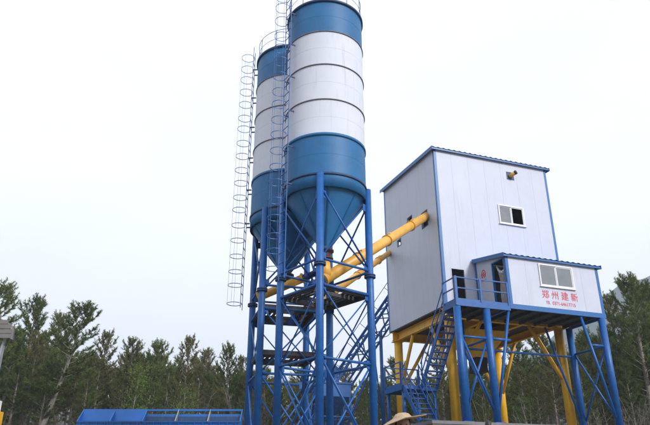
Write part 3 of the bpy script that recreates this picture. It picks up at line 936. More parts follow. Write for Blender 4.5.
def stairs():
    g = thing('staircase', 'blue steel staircase of two flights with a half landing beside the mixer house', 'stairs', W(0, 0, 2.36), BR)
    Z = lambda z: z - 2.36
    def flight(x0, x1, yb, zb, yt, zt, nst):
        """from the bottom (yb, zb) to the top (yt, zt)"""
        for x in (x0, x1):
            MB().bar((x, yb, Z(zb)), (x, yt, Z(zt)), 0.05, 0.20, up=(0, 0, 1)).build('stringer', 'blue_steel', g)
            p, q = Vector((x, yb, Z(zb))), Vector((x, yt, Z(zt)))
            for h in (0.5, 0.98):
                MB().bar(p + Vector((0, 0, h)), q + Vector((0, 0, h)), 0.036, 0.036).build('hand_rail', 'blue_steel', g)
            for t in (0.04, 0.5, 0.96):
                c = p.lerp(q, t)
                MB().bar(c, c + Vector((0, 0, 1.0)), 0.04, 0.04, up=(0, 1, 0)).build('baluster', 'blue_steel', g)
        tr = MB().box((x0 + 0.027, -0.11, -0.018), (x1 - 0.027, 0.11, 0.018)).mesh('tread', 'blue_steel')
        for i in range(nst):
            t = (i + 0.5) / nst
            link('tread', tr, g, (0, yb + (yt - yb) * t, Z(zb + (zt - zb) * t)))
    flight(-0.84, -0.12, 1.05, 4.12, -1.34, 6.95, 12)
    flight(-1.74, -0.98, -0.30, 2.52, 1.05, 4.10, 7)
    # half landing
    y0, y1, x0, x1 = 1.05, 2.75, -1.78, -0.10
    for a, b in (((x0, y0, Z(4.05)), (x1, y0, Z(4.05))), ((x0, y1, Z(4.05)), (x1, y1, Z(4.05))), ((x0, y0, Z(4.05)), (x0, y1, Z(4.05))), ((x1, y0, Z(4.05)), (x1, y1, Z(4.05)))):
        MB().bar(a, b, 0.06, 0.18).build('landing_beam', 'blue_steel', g)
    MB().box((x0 + 0.03, y0 + 0.03, Z(4.10)), (x1 - 0.03, y1 - 0.03, Z(4.13))).build('landing_plate', 'dark_steel', g)
    zt = Z(4.14)
    railing(g, [(x0, y0 + 0.1, zt), (x0, y1, zt), (x1, y1, zt)], 1.0)
    for (x, y) in ((x0 + 0.1, y1 - 0.1), (x1 - 0.08, y1 - 0.1), (x1 - 0.08, y0 + 0.1), (x0 + 0.1, y0 + 0.1)):
        MB().tube((x, y, 0.0), (x, y, Z(3.98)), 0.08, n=12).build('landing_post', 'blue_steel', g)
    MB().tube((x0 + 0.1, y1 - 0.1, Z(3.3)), (x1 - 0.1, y1 - 0.1, Z(2.7)), 0.025, n=8).build('landing_brace', 'dark_steel', g)
    MB().tube((-1.36, 0.95, Z(3.95)), (-1.36, 0.35, Z(2.55)), 0.03, n=8).build('stair_strut', 'blue_steel', g)
stairs()

# ------------------------------------------------------------------ skip hoist track behind the silos
def skip_track():
    base = W(-3.7, 7.2, 0)
    gz = ground(base[0], base[1])
    g = thing('skip_hoist', 'blue inclined truss track rising behind the silos to the rear of the mixer house', 'hoist', (base[0], base[1], gz), BR)
    Z = lambda z: z + EYE - gz
    p0, p1 = Vector((-0.8, 0, Z(2.4))), Vector((5.2, 0, Z(10.9)))
    d = (p1 - p0).normalized()
    up = Vector((-d.z, 0, d.x))
    N = 16
    for s in (-0.55, 0.55):
        o = Vector((0, s, 0))
        MB().bar(p0 + o, p1 + o, 0.10, 0.14, up=tuple(up)).build('rail_beam', 'blue_steel', g)
        MB().bar(p0 + o - up * 0.75, p1 + o - up * 0.75, 0.08, 0.10, up=tuple(up)).build('bottom_chord', 'blue_steel', g)
        for i in range(N):
            a = p0.lerp(p1, i / N) + o
            b = p0.lerp(p1, (i + 1) / N) + o
            if i % 2:
                a, b = b, a
            MB().bar(a - up * 0.05, b - up * 0.72, 0.05, 0.05, up=(0, 1, 0)).build('lattice_bar', 'blue_steel', g)
    for i in range(N + 1):
        c = p0.lerp(p1, i / N)
        MB().bar(c + Vector((0, -0.52, 0)) - up * 0.05, c + Vector((0, 0.52, 0)) - up * 0.05, 0.05, 0.05).build('sleeper', 'blue_steel', g)
        if i % 2 == 0:
            MB().bar(c + Vector((0, -0.5, 0)) - up * 0.75, c + Vector((0, 0.5, 0)) - up * 0.75, 0.05, 0.05).build('sleeper', 'blue_steel', g)
    # hand rail along the front
    q0, q1 = p0 + Vector((0, -0.62, 0)) + up * 0.7, p1 + Vector((0, -0.62, 0)) + up * 0.7
    MB().tube(q0, q1, 0.02, n=6).build('hand_rail', 'blue_steel', g)
    for i in range(0, N + 1, 2):
        c = p0.lerp(p1, i / N) + Vector((0, -0.62, 0))
        MB().tube(c, c + up * 0.7, 0.016, n=6).build('rail_post', 'blue_steel', g)
    # support legs
    for x, zt in ((1.4, 4.7), (3.6, 7.8)):
        for s in (-0.55, 0.55):
            MB().tube((x, s, 0), (x, s, Z(zt)), 0.09, n=10).build('leg', 'blue_steel', g)
        MB().tube((x, -0.5, Z(3.0)), (x, 0.5, Z(zt - 0.3)), 0.04, n=8).build('leg_brace', 'blue_steel', g)
    # skip bucket parked low on the track
    m = MB()
    k = p0.lerp(p1, 0.30)
    a = Vector((0, -0.48, 0)); b = Vector((0, 0.48, 0))
    f, e = d * 0.75, -d * 0.75
    m.hexa([k + e + a + up * 0.08, k + f + a + up * 0.08, k + f + b + up * 0.08, k + e + b + up * 0.08,
            k + e * 1.25 + a + up * 0.85, k + f * 1.1 + a + up * 0.85, k + f * 1.1 + b + up * 0.85, k + e * 1.25 + b + up * 0.85])
    m.build('skip_bucket', 'blue_steel', g)
skip_track()

def weigh_hopper():
    """small blue hopper frame at the foot of the track"""
    c = W(-3.1, 6.2, 0)
    gz = ground(c[0], c[1])
    g = thing('weigh_hopper', 'small blue hopper on splayed legs at the foot of the skip track', 'hopper', (c[0], c[1], gz), BR)
    Z = lambda z: z + EYE - gz
    zt, zm, zl = Z(4.75), Z(4.15), Z(3.4)
    w = 0.75
    MB().box((-w, -w, zm), (w, w, zt)).build('hopper_box', 'blue_steel', g)
    MB().hexa([(-0.25, -0.25, zl), (0.25, -0.25, zl), (0.25, 0.25, zl), (-0.25, 0.25, zl), (-w + 0.01, -w + 0.01, zm - 0.002), (w - 0.01, -w + 0.01, zm - 0.002), (w - 0.01, w - 0.01, zm - 0.002), (-w + 0.01, w - 0.01, zm - 0.002)]).build('hopper_cone', 'blue_dark', g)
    MB().box((-w - 0.05, -w - 0.05, zt + 0.002), (w + 0.05, w + 0.05, zt + 0.08)).build('rim', 'blue_steel', g)
    for sx in (-1, 1):
        for sy in (-1, 1):
            MB().tube((sx * 0.95, sy * 0.95, 0), (sx * 0.68, sy * 0.68, zm + 0.05), 0.06, n=10).build('leg', 'blue_steel', g)
    for s in (-1, 1):
        MB().tube((-0.82, s * 0.82, Z(3.2)), (0.82, s * 0.82, Z(3.2)), 0.04, n=8).build('tie', 'blue_steel', g)
        MB().tube((s * 0.82, -0.82, Z(3.2)), (s * 0.82, 0.82, Z(3.2)), 0.04, n=8).build('tie', 'blue_steel', g)
weigh_hopper()

# ------------------------------------------------------------------ aggregate batcher, far left
def batcher():
    x0, x1, y = -11.95, -4.1, 32.0
    gz = ground(-8, y)
    g = thing('aggregate_batcher', 'long low blue aggregate bin of five bays in front of the pines', 'hopper', ((x0 + x1) / 2, y, gz), 0)
    h = 3.70 + EYE - gz
    hw = (x1 - x0) / 2
    n = 5
    bw = 2 * hw / n
    t = 0.02
    for i in range(n):
        a, b = -hw + i * bw, -hw + (i + 1) * bw
        # front sloping plate: lower, darker, upper flare rises behind it
        MB().hexa([(a + 0.01, 0.45, h - 1.5), (b - 0.01, 0.45, h - 1.5), (b - 0.01, 0.47, h - 1.5), (a + 0.01, 0.47, h - 1.5),
                   (a + 0.01, 0.25, h - 0.70), (b - 0.01, 0.25, h - 0.70), (b - 0.01, 0.27, h - 0.70), (a + 0.01, 0.27, h - 0.70)]).build('front_plate', 'blue_bin', g)
        MB().box((a + 0.01, 0.19, h - 0.698), (b - 0.01, 0.29, h - 0.63)).build('lip', 'blue_steel', g)
        for q in range(4):
            xr = a + bw * (q + 0.5) / 4
            MB().bar((xr, 0.41, h - 1.45), (xr, 0.22, h - 0.71), 0.05, 0.05, up=(0, -1, 0.5)).build('stiffener', 'blue_bin', g)
        if i < 2:
            MB().hexa([(a + 0.01, 0.62, h - 1.3), (b - 0.01, 0.62, h - 1.3), (b - 0.01, 0.64, h - 1.3), (a + 0.01, 0.64, h - 1.3),
                       (a + 0.01, 0.95, h), (b - 0.01, 0.95, h), (b - 0.01, 0.97, h), (a + 0.01, 0.97, h)]).build('back_plate', 'blue_bin', g)
        else:
            MB().box((a + 0.03, 0.92, h - 0.09), (b - 0.03, 1.0, h)).build('back_rail', 'blue_bin', g)
            MB().box((a + 0.03, 0.90, h - 0.36), (b - 0.03, 0.97, h - 0.24)).build('back_rail', 'blue_bin', g)
            MB().hexa([(a + 0.01, 0.62, h - 1.3), (b - 0.01, 0.62, h - 1.3), (b - 0.01, 0.64, h - 1.3), (a + 0.01, 0.64, h - 1.3),
                       (a + 0.01, 0.82, h - 0.36), (b - 0.01, 0.82, h - 0.36), (b - 0.01, 0.84, h - 0.36), (a + 0.01, 0.84, h - 0.36)]).build('back_plate', 'blue_dark', g)
    for i in range(n + 1):
        a = -hw + i * bw
        mat = 'galv' if i in (3, 4) else 'blue_bin'
        MB().hexa([(a - t, 0.40, h - 1.5), (a + t, 0.40, h - 1.5), (a + t, 0.8, h - 1.5), (a - t, 0.8, h - 1.5),
                   (a - t, 0.30, h - 0.63), (a + t, 0.30, h - 0.63), (a + t, 1.02, h + 0.01), (a - t, 1.02, h + 0.01)]).build('divider', mat, g)
        for yy in (0.1, 0.7):
            MB().box((a - 0.07, yy - 0.07, 0), (a + 0.07, yy + 0.47, h - 1.503)).build('leg', 'blue_steel', g)
    MB().box((-hw, 0.2, h - 1.9), (hw, 0.6, h - 1.72)).build('belt', 'black', g)
batcher()

# ------------------------------------------------------------------ wheel loader at the left edge
def loader():
    lx, ly = -8.14, 15.2
    gz = ground(lx, ly)
    g = thing('wheel_loader', 'yellow machine with a grey slatted cab roof cut off by the left picture edge', 'loader', (lx, ly, gz), 0)
    MB().box((-1.9, -1.0, 0.95), (0.72, 0.2, 1.74)).build('body', 'loader_yellow', g)
    MB().hexa([(-1.9, 0.205, 0.95), (-0.9, 0.205, 0.95), (-1.0, 3.1, 0.95), (-1.9, 3.1, 0.95), (-1.9, 0.205, 2.0), (-0.95, 0.205, 2.0), (-1.05, 3.0, 1.9), (-1.9, 3.0, 1.9)]).build('engine_hood', 'loader_yellow', g)
    MB().box((-1.5, -0.7, 1.742), (0.66, 0.15, 1.98)).build('cab_base', 'loader_white', g)
    for (x, y) in ((-1.4, -0.6), (0.80, -0.6), (-1.4, 0.1), (0.45, 0.1)):
        MB().bar((x - 0.12 if x == 0.80 else x, y, 1.98), (x, y, 3.26), 0.05, 0.05, up=(0, 1, 0)).build('cab_pillar', 'galv', g)
    MB().box((-1.36, -0.58, 1.982), (0.62, -0.57, 2.85)).build('window', 'cab_glass', g)
    # curved roof with slats across its front
    m = MB()
    n = 16
    vs = []
    cxr, zr0 = -0.38, 3.24
    for y in (-0.74, -0.55):
        for i in range(n + 1):
            a = pi * i / n
            vs += [(cxr - 1.38 * cos(a), y, zr0 + 0.62 * sin(a) ** 0.6), (cxr - 1.36 * cos(a), y, zr0 - 0.02 + 0.60 * sin(a) ** 0.6)]
    k = 2 * (n + 1)
    fs = []
    for i in range(n):
        a = 2 * i
        fs += [(a, a + 2, k + a + 2, k + a), (a + 1, k + a + 1, k + a + 3, a + 3), (a, a + 1, a + 3, a + 2), (k + a, k + a + 2, k + a + 3, k + a + 1)]
    m.add(vs, fs, True)
    r = m.build('cab_roof', 'cab_roof', g)
    for i in range(5):
        z0 = zr0 + 0.01 + 0.108 * i
        hw = 1.40 * math.sqrt(max(0.04, 1 - ((z0 + 0.05 - zr0) / 0.66) ** 3.2))
        MB().box((cxr - hw, -0.80 + 0.014 * (i % 2), z0), (cxr + hw, -0.77 + 0.014 * (i % 2), z0 + 0.094)).build('slat', 'cab_roof', r)
    for (x, y) in ((-1.9, -0.4), (0.30, -0.4), (-1.9, 2.4), (-0.9, 2.4)):
        w = MB().tube((x - 0.25, y, 0.65), (x + 0.25, y, 0.65), 0.65, n=28).build('wheel', 'black', g)
        MB().tube((x - 0.27, y, 0.65), (x + 0.27, y, 0.65), 0.3, n=20).build('rim', 'loader_yellow', w)
    MB().hexa([(-2.0, -2.9, 0.1), (0.4, -2.9, 0.1), (0.4, -2.1, 0.1), (-2.0, -2.1, 0.1), (-2.0, -3.0, 0.3), (0.4, -3.0, 0.3), (0.4, -2.0, 0.9), (-2.0, -2.0, 0.9)]).build('bucket', 'loader_yellow', g)
    for x in (-1.25, -0.25):
        MB().bar((x, -0.98, 1.5), (x, -2.2, 0.5), 0.12, 0.2).build('lift_arm', 'loader_yellow', g)
loader()

# ------------------------------------------------------------------ thin cable from the silo to the mixer tower
def cable():
    a, b = Vector((1.55, 20.4, 4.72 + EYE)), Vector(W(-0.05, 5.4, 7.55))
    m = MB()
    pts = []
    for i in range(17):
        t = i / 16
        p = a.lerp(b, t)
        p.z -= 0.5 * 4 * t * (1 - t) * 0.5
        pts.append(p - a)
    m.path(pts, 0.018, 6)
    o = m.build('power_cable', 'black')
    o.location = a
    tag(o, 'thin dark cable strung from the nearer silo leg to the mixer house', 'cable')
cable()

# ------------------------------------------------------------------ people at the lower edge
def person(x, y, h, facing, shirt, label, hat=False, tilt=0.0):
    gz = ground(x, y)
    root = thing('person', label, 'person', (x, y, gz - 0.03), facing)
    s = h / 1.75
    J = {'pel': (0, 0, 0.95), 'waist': (0, 0.0, 1.10), 'chest': (0, 0.0, 1.30), 'neck0': (0, 0.01, 1.46), 'neck1': (0, -0.01, 1.53),
         'shl': (0.17, 0.01, 1.42), 'ell': (0.24, 0.02, 1.13), 'wrl': (0.25, -0.08, 0.89), 'shr': (-0.17, 0.01, 1.42), 'elr': (-0.24, 0.02, 1.13), 'wrr': (-0.25, -0.08, 0.89),
         'hl': (0.10, 0, 0.90), 'kl': (0.11, -0.02, 0.50), 'al': (0.11, 0.02, 0.09), 'tl': (0.12, -0.15, 0.05), 'hr': (-0.10, 0, 0.90), 'kr': (-0.11, -0.02, 0.50), 'ar': (-0.11, 0.02, 0.09), 'tr': (-0.12, -0.15, 0.05)}
    Rr = {'pel': (0.16, 0.11), 'waist': (0.145, 0.10), 'chest': (0.165, 0.115), 'neck0': (0.085, 0.075), 'neck1': (0.058, 0.058), 'shl': (0.075, 0.075), 'ell': (0.050, 0.050), 'wrl': (0.034, 0.034),
          'hl': (0.10, 0.10), 'kl': (0.066, 0.066), 'al': (0.048, 0.048), 'tl': (0.042, 0.035)}
    for k in ('sh', 'el', 'wr', 'h', 'k', 'a', 't'):
        Rr[k + 'r'] = Rr[k + 'l']
    names = list(J)
    E_ = [('pel', 'waist'), ('waist', 'chest'), ('chest', 'neck0'), ('neck0', 'neck1'), ('chest', 'shl'), ('shl', 'ell'), ('ell', 'wrl'), ('chest', 'shr'), ('shr', 'elr'), ('elr', 'wrr'),
          ('pel', 'hl'), ('hl', 'kl'), ('kl', 'al'), ('al', 'tl'), ('pel', 'hr'), ('hr', 'kr'), ('kr', 'ar'), ('ar', 'tr')]
    def skin(nm, V, Ed, Rd, mat, rootv=0, sub=2):
        me = bpy.data.meshes.new(nm)
        me.from_pydata([Vector(v) * s for v in V], Ed, [])
        o = link(nm, me, root)
        md = o.modifiers.new('skin', 'SKIN')
        for i, r in enumerate(Rd):
            sv = me.skin_vertices[0].data[i]
            sv.radius = (r[0] * s, r[1] * s)
            sv.use_root = (i == rootv)
        md.use_smooth_shade = True
        ss = o.modifiers.new('subdiv', 'SUBSURF')
        ss.levels = ss.render_levels = sub
        me.materials.append(M[mat])
        return o
    # body: one continuous figure from feet to hands, fingers included
    V = [J[n] for n in names]
    Ed = [(names.index(a), names.index(b)) for a, b in E_]
    Rd = [Rr[n] for n in names]
    for sd, w in ((1, 'wrl'), (-1, 'wrr')):
        wi = names.index(w)
        wv = Vector(J[w])
        V.append(tuple(wv + Vector((0.0, -0.03, -0.07)))); Rd.append((0.018, 0.036)); pi_ = len(V) - 1
        Ed.append((wi, pi_))
        for k, (off, ln) in enumerate(((-0.032, 0.07), (-0.011, 0.082), (0.011, 0.076), (0.032, 0.06))):
            b0 = wv + Vector((0, -0.03 + off, -0.10))
            V.append(tuple(b0)); Rd.append((0.010, 0.010)); Ed.append((pi_, len(V) - 1))
            V.append(tuple(b0 + Vector((-sd * 0.008, -0.004, -ln * 0.5)))); Rd.append((0.009, 0.009)); Ed.append((len(V) - 2, len(V) - 1))
            V.append(tuple(b0 + Vector((-sd * 0.026, -0.004, -ln)))); Rd.append((0.008, 0.008)); Ed.append((len(V) - 2, len(V) - 1))
        V.append(tuple(wv + Vector((-sd * 0.012, -0.065, -0.05)))); Rd.append((0.011, 0.011)); Ed.append((wi, len(V) - 1))
        V.append(tuple(wv + Vector((-sd * 0.022, -0.085, -0.085)))); Rd.append((0.009, 0.009)); Ed.append((len(V) - 2, len(V) - 1))
    body = skin('body', V, Ed, Rd, shirt)
    # head
    hd = MB()
    n, k = 20, 16
    vs = []
    for j in range(k + 1):
        t = j / k
        z = -0.115 + 0.235 * t
        r = math.sqrt(max(0.0, 1 - (2 * t - 1) ** 2)) ** 0.85
        for i in range(n):
            a = 2 * pi * i / n
            fx, fy = cos(a), sin(a)
            rx, ry = 0.076 * r, 0.098 * r
            if fy < 0 and t < 0.4:
                ry *= 0.95
                rx *= 0.78 + 0.55 * t
            nose = 0.022 if (fy < -0.94 and 0.36 < t < 0.5) else 0
            vs.append((fx * rx, fy * ry - nose, z))
    fs = [(j * n + i, j * n + (i + 1) % n, (j + 1) * n + (i + 1) % n, (j + 1) * n + i) for j in range(k) for i in range(n)]
    hd.add([Vector(v) * s for v in vs], fs, True)
    head = hd.build('head', 'skin', root)
    head.location = (0, -0.015 * s, 1.635 * s)
    for sd in (-1, 1):
        MB().tube(Vector((sd * 0.07, 0.01, -0.035)) * s, Vector((sd * 0.088, 0.018, 0.03)) * s, 0.012 * s, 0.02 * s, n=8).build('ear', 'skin', head)
        MB().tube(Vector((sd * 0.03, -0.078, 0.005)) * s, Vector((sd * 0.03, -0.0945, 0.005)) * s, 0.012 * s, 0.008 * s, n=10).build('eye', 'hair', head)
    MB().bar(Vector((-0.022, -0.088, -0.062)) * s, Vector((0.022, -0.088, -0.062)) * s, 0.006, 0.01).build('mouth', 'valve', head)
    # hair cap with a rough surface
    rnd = random.Random(int(x * 100))
    hv, hf = [], []
    for j in range(11):
        t = j / 10
        ph = t * RAD(118)
        for i in range(24):
            a = 2 * pi * i / 24
            jag = rnd.uniform(0.98, 1.06)
            lim = 1.0 if sin(a) > -0.35 else 0.52
            p = ph * lim
            hv.append((0.086 * sin(p) * cos(a) * jag, 0.108 * sin(p) * sin(a) * jag, 0.132 * cos(p) * jag - 0.005))
    for j in range(10):
        hf += [(j * 24 + i, (j + 1) * 24 + i, (j + 1) * 24 + (i + 1) % 24, j * 24 + (i + 1) % 24) for i in range(24)]
    MB().add([Vector(v) * s for v in hv], hf, True).build('hair', 'hair', root).location = (0, -0.008 * s, 1.635 * s)
    # collar and trousers hem
    MB().torus((0, 0.0, 1.475 * s), 0.075 * s, 0.016 * s, 24, 6).build('collar', shirt, root)
    if hat:
        hm = MB()
        prof = [(0.0, 0.062), (0.04, 0.060), (0.075, 0.046), (0.100, 0.016), (0.115, 0.0), (0.17, -0.006), (0.262, 0.0), (0.270, 0.004), (0.262, -0.006), (0.17, -0.014), (0.10, -0.012), (0.09, 0.02)]
        hm.lathe([(a * s, b * s) for a, b in prof], 40)
        # brim bends down on the left
        vv = []
        for (px, py, pz) in hm.v:
            r = math.hypot(px, py)
            if r > 0.115 * s:
                k = (r - 0.115 * s) / (0.155 * s)
                pz += s * (-0.085 * max(0, -px / r) * k ** 1.3 + 0.022 * max(0, px / r) * k)
            vv.append((px, py, pz))
        hm.v = vv
        h_ = hm.build('straw_hat', 'straw', root)
        h_.location = (0, -0.01 * s, 1.715 * s)
        h_.rotation_euler = (RAD(4), tilt, 0)
    return root
person(0.81, 7.0, 1.655, RAD(0), 'shirt', 'person in a wide tan straw hat at the lower edge in front of the stairs', hat=True, tilt=RAD(-4))
person(3.77, 15.5, 1.56, RAD(150), 'trousers', 'dark-haired person whose head just shows beside the blue leg at the lower edge')

# ------------------------------------------------------------------ trees
def pine_meshes(seed, H, base, spread, nbr, needles, lean=0.0, bark='bark', tuft=30):
    """Pine of height H: trunk with limbs in one mesh, needle tufts in another."""
    rnd = random.Random(seed)
    wood, crown = MB(), MB()
    r0 = 0.016 * H + 0.03
    pts = []
    wx, wy = 0.0, 0.0
    K = 9
    for i in range(K + 1):
        t = i / K
        pts.append(Vector((lean * H * t + wx, wy, H * t * (0.985 if i == K else 1))))
        wx += rnd.uniform(-0.05, 0.05) * H / 10
        wy += rnd.uniform(-0.05, 0.05) * H / 10
    for i in range(K):
        wood.tube(pts[i], pts[i + 1], r0 * (1 - i / K) ** 0.9 + 0.012, r0 * (1 - (i + 1) / K) ** 0.9 + 0.012, n=7, caps=False)
    def at(z):
        t = max(0, min(0.999, z / H)) * K
        i = int(t)
        return pts[i].lerp(pts[i + 1], t - i)
    def shoot(p, d, ln, w=1.0):
        """a shoot with needles all along it"""
        d = d.normalized()
        a = d.cross(Vector((0.3, 0.5, 0.81))).normalized()
        b = d.cross(a)
        wood.tube(p, p + d * ln, 0.008, 0.004, n=3, caps=False)
        for k in range(tuft):
            t = (k + rnd.random()) / tuft
            th = rnd.uniform(0, 2 * pi)
            out = a * cos(th) + b * sin(th)
            q = p + d * (ln * (0.15 + 0.85 * t))
            nd = (d * rnd.uniform(0.35, 0.9) + out * rnd.uniform(0.5, 1.0)).normalized()
            L_ = rnd.uniform(0.11, 0.20) * w
            sw = nd.cross(Vector((rnd.uniform(-1, 1), rnd.uniform(-1, 1), rnd.uniform(-1, 1)))).normalized() * rnd.uniform(0.010, 0.021) * w
            crown.add([q - sw, q + sw, q + nd * L_], [(0, 1, 2)])
    nb = nbr
    for i in range(nb):
        t = (i + rnd.uniform(0, 0.9)) / nb
        zt = base + (1 - base) * t
        z = H * zt
        p = at(z)
        az = i * 2.399 + rnd.uniform(-0.5, 0.5)
        shape = (0.40 + 0.60 * min(1, t * 2.4)) * (1 - t) ** 0.5
        ln = H * spread * shape * rnd.uniform(0.55, 1.2) + 0.25
        el = rnd.uniform(0.0, 0.35) + 0.75 * t
        d = Vector((cos(az) * cos(el), sin(az) * cos(el), sin(el)))
        # limb in three bent pieces, tip turning up
        q = p.copy()
        segs = []
        for k in range(3):
            dd = (d + Vector((rnd.uniform(-.16, .16), rnd.uniform(-.16, .16), rnd.uniform(-.05, .25) + 0.12 * k))).normalized()
            q2 = q + dd * ln / 3
            rr = 0.028 * (1 - t * 0.6) * (1 - k / 3.5) * H / 10 + 0.005
            wood.tube(q, q2, rr, rr * 0.7, n=4, caps=False)
            segs.append((q, q2, dd))
            q = q2
        ns = max(5, int(ln * 11))
        for k in range(ns):
            u = 0.30 + 0.70 * (k + rnd.random()) / ns
            si = min(2, int(u * 3))
            a_, b_, dd = segs[si]
            c = a_.lerp(b_, u * 3 - si)
            sd = (dd * rnd.uniform(0.3, 1.0) + Vector((rnd.uniform(-1, 1), rnd.uniform(-1, 1), rnd.uniform(-0.15, 0.9))) * 0.75)
            shoot(c, sd, rnd.uniform(0.18, 0.44), 1.0)
        shoot(q, segs[2][2] + Vector((0, 0, 0.5)), 0.4)
    for k in range(5):
        shoot(at(H * 0.97) , Vector((rnd.uniform(-.5, .5), rnd.uniform(-.5, .5), 1)), 0.45)
    # dead stubs below the crown
    for i in range(int(12)):
        z = H * base * rnd.uniform(0.25, 1.0)
        az = rnd.uniform(0, 2 * pi)
        p = at(z)
        d = Vector((cos(az), sin(az), rnd.uniform(-0.1, 0.5)))
        ln = rnd.uniform(0.4, 1.3)
        wood.tube(p, p + d * ln, 0.016, 0.006, n=3, caps=False)
        for j in range(3):
            c = p + d * ln * rnd.uniform(0.4, 1)
            wood.tube(c, c + (d + Vector((rnd.uniform(-1, 1), rnd.uniform(-1, 1), rnd.uniform(-.3, .8)))) * 0.3, 0.007, 0.003, n=3, caps=False)
    return wood.mesh('trunk', bark), crown.mesh('crown', needles)

VAR = [
    (pine_meshes(11, 10, 0.30, 0.24, 60, 'needles'), 10),
    (pine_meshes(12, 10, 0.38, 0.20, 52, 'needles_dull'), 10),
    (pine_meshes(13, 10, 0.22, 0.26, 66, 'needles'), 10),
    (pine_meshes(14, 10, 0.48, 0.20, 38, 'needles_dull'), 10),
    (pine_meshes(15, 10, 0.34, 0.23, 54, 'needles', lean=0.16, bark='bark_pale'), 10),
    (pine_meshes(16, 10, 0.10, 0.22, 74, 'needles'), 10),
]

def pine(x, y, h, var, rz, label, group, sxy=1.0):
    (wm, cm), H0 = VAR[var]
    k = h / H0
    t = thing('pine_tree', label, 'tree', (x, y, ground(x, y) - 0.1), rz, group)
    t.scale = (k * sxy, k * sxy, k)
    link('trunk', wm, t)
    link('crown', cm, t)
    return t

G1 = 'pines along the edge of the wood'
EDGE = [
    (-21.4, 41, 10.4, 2, 0.3, 'tall dense pine at the left picture edge behind the loader cab', 1.1),
    (-20.7, 45, 10.5, 0, 1.2, 'pine with an airy pointed top second from the left picture edge', 0.95),
    (-20.9, 50, 10.4, 1, 2.0, 'smaller pine in the dip between the two tall pines on the left', 0.9),
    (-17.2, 40, 8.9, 4, 0.25, 'broad pine with a pale slanting trunk just left of the blue bin', 1.2),
    (-16.4, 48, 8.6, 3, 2.2, 'low-topped pine just right of the broad pale-trunked pine', 1.0),
    (-13.1, 44, 7.4, 1, 0.9, 'thin-crowned pine rising above the second bay of the blue bin', 1.1),
    (-13.5, 52, 8.6, 0, 3.9, 'rounded pine farther back above the middle of the blue bin', 1.1),
    (-9.1, 43, 7.3, 3, 1.9, 'slim spired pine rising above the fourth bay of the blue bin', 0.95),
    (-9.2, 50, 7.7, 1, 5.2, 'low pine in the gap right of the slim spired pine', 1.0),
    (-6.7, 45, 7.2, 2, 4.1, 'compact pine above the right end of the blue bin', 0.9),
    (-6.3, 50, 7.1, 3, 2.6, 'thin pine just left of the silo legs', 1.0),
    (-4.3, 47, 5.9, 0, 0.6, 'short pine seen between the left legs of the farther silo', 1.1),
    (1.5, 50, 6.4, 1, 0.1, 'short pine seen between the right legs of the nearer silo', 1.1),
    (-1.8, 46, 5.7, 2, 1.6, 'low bushy pine seen through the middle of the silo legs', 1.1),
    (5.0, 46, 6.4, 0, 3.0, 'pine seen through the gap left of the staircase landing', 1.1),
    (8.4, 47, 7.7, 1, 5.0, 'pine behind the upper flight of the blue staircase', 1.1),
    (12.2, 50, 8.7, 3, 4.0, 'pine behind the front blue legs of the cabin frame', 1.1),
    (13.4, 45, 7.4, 2, 2.4, 'bushy pine under the middle of the control cabin', 1.1),
    (17.6, 52, 9.3, 0, 0.9, 'pine showing between the right yellow column and the right blue legs', 1.1),
    (20.1, 44, 10.4, 1, 1.0, 'pine touching the right end of the cabin roof', 0.9),
    (19.7, 40, 10.6, 0, 2.8, 'tallest pine right of the control cabin, with upright leaders', 1.0),
    (23.7, 47, 12.0, 0, 3.7, 'tall pine behind the one right of the cabin, in front of the blue hill', 0.9),
    (22.1, 42, 10.7, 0, 0.5, 'tall pine at the right picture edge', 1.0),
]
for (x, y, h, v_, rz, lab, sx) in EDGE:
    pine(x, y, h, v_, rz, lab, G1, sx)

rnd = random.Random(77)
def sky_h(x, y):
    """crown heights in the depth of the wood follow the edge trees"""
    u = x / y
    tab = [(-0.75, 0.250), (-0.52, 0.240), (-0.45, 0.225), (-0.38, 0.205), (-0.30, 0.195), (-0.2, 0.188), (-0.1, 0.165), (0.0, 0.150), (0.15, 0.160), (0.3, 0.185), (0.42, 0.235), (0.50, 0.245), (0.75, 0.255)]
    for (a, ha), (b, hb) in zip(tab[:-1], tab[1:]):
        if a <= u <= b:
            return (ha + (hb - ha) * (u - a) / (b - a))
    return 0.25
cnt = 0
for row, y0 in enumerate((39, 43, 48, 54, 61, 69)):
    n = 34 + 3 * row
    for i in range(n):
        y = y0 + rnd.uniform(-2.0, 2.0)
        u = -0.70 + 1.40 * (i + rnd.uniform(0.1, 0.9)) / n
        x = u * y
        h = (sky_h(x, y) * y + EYE - ground(x, y)) * rnd.uniform(0.80, 1.0)
        if row == 0:
            h *= 0.8
        vv = rnd.choice((0, 1, 1, 2, 3, 3, 5))
        look = {0: 'full green pine', 1: 'dull olive pine', 2: 'broad green pine', 3: 'bare-trunked dull pine', 5: 'low-skirted green pine'}[vv]
        where = ('in the wood left of the silos' if u < -0.13 else 'in the wood seen through the silo legs' if u < 0.09 else
                 'in the wood seen under the mixer house and cabin' if u < 0.42 else 'in the wood right of the control cabin')
        lab = look + ' deep ' + where
        pine(x, y, max(3.5, h), vv, rnd.uniform(0, 6.28), lab, lab, rnd.uniform(0.85, 1.25))

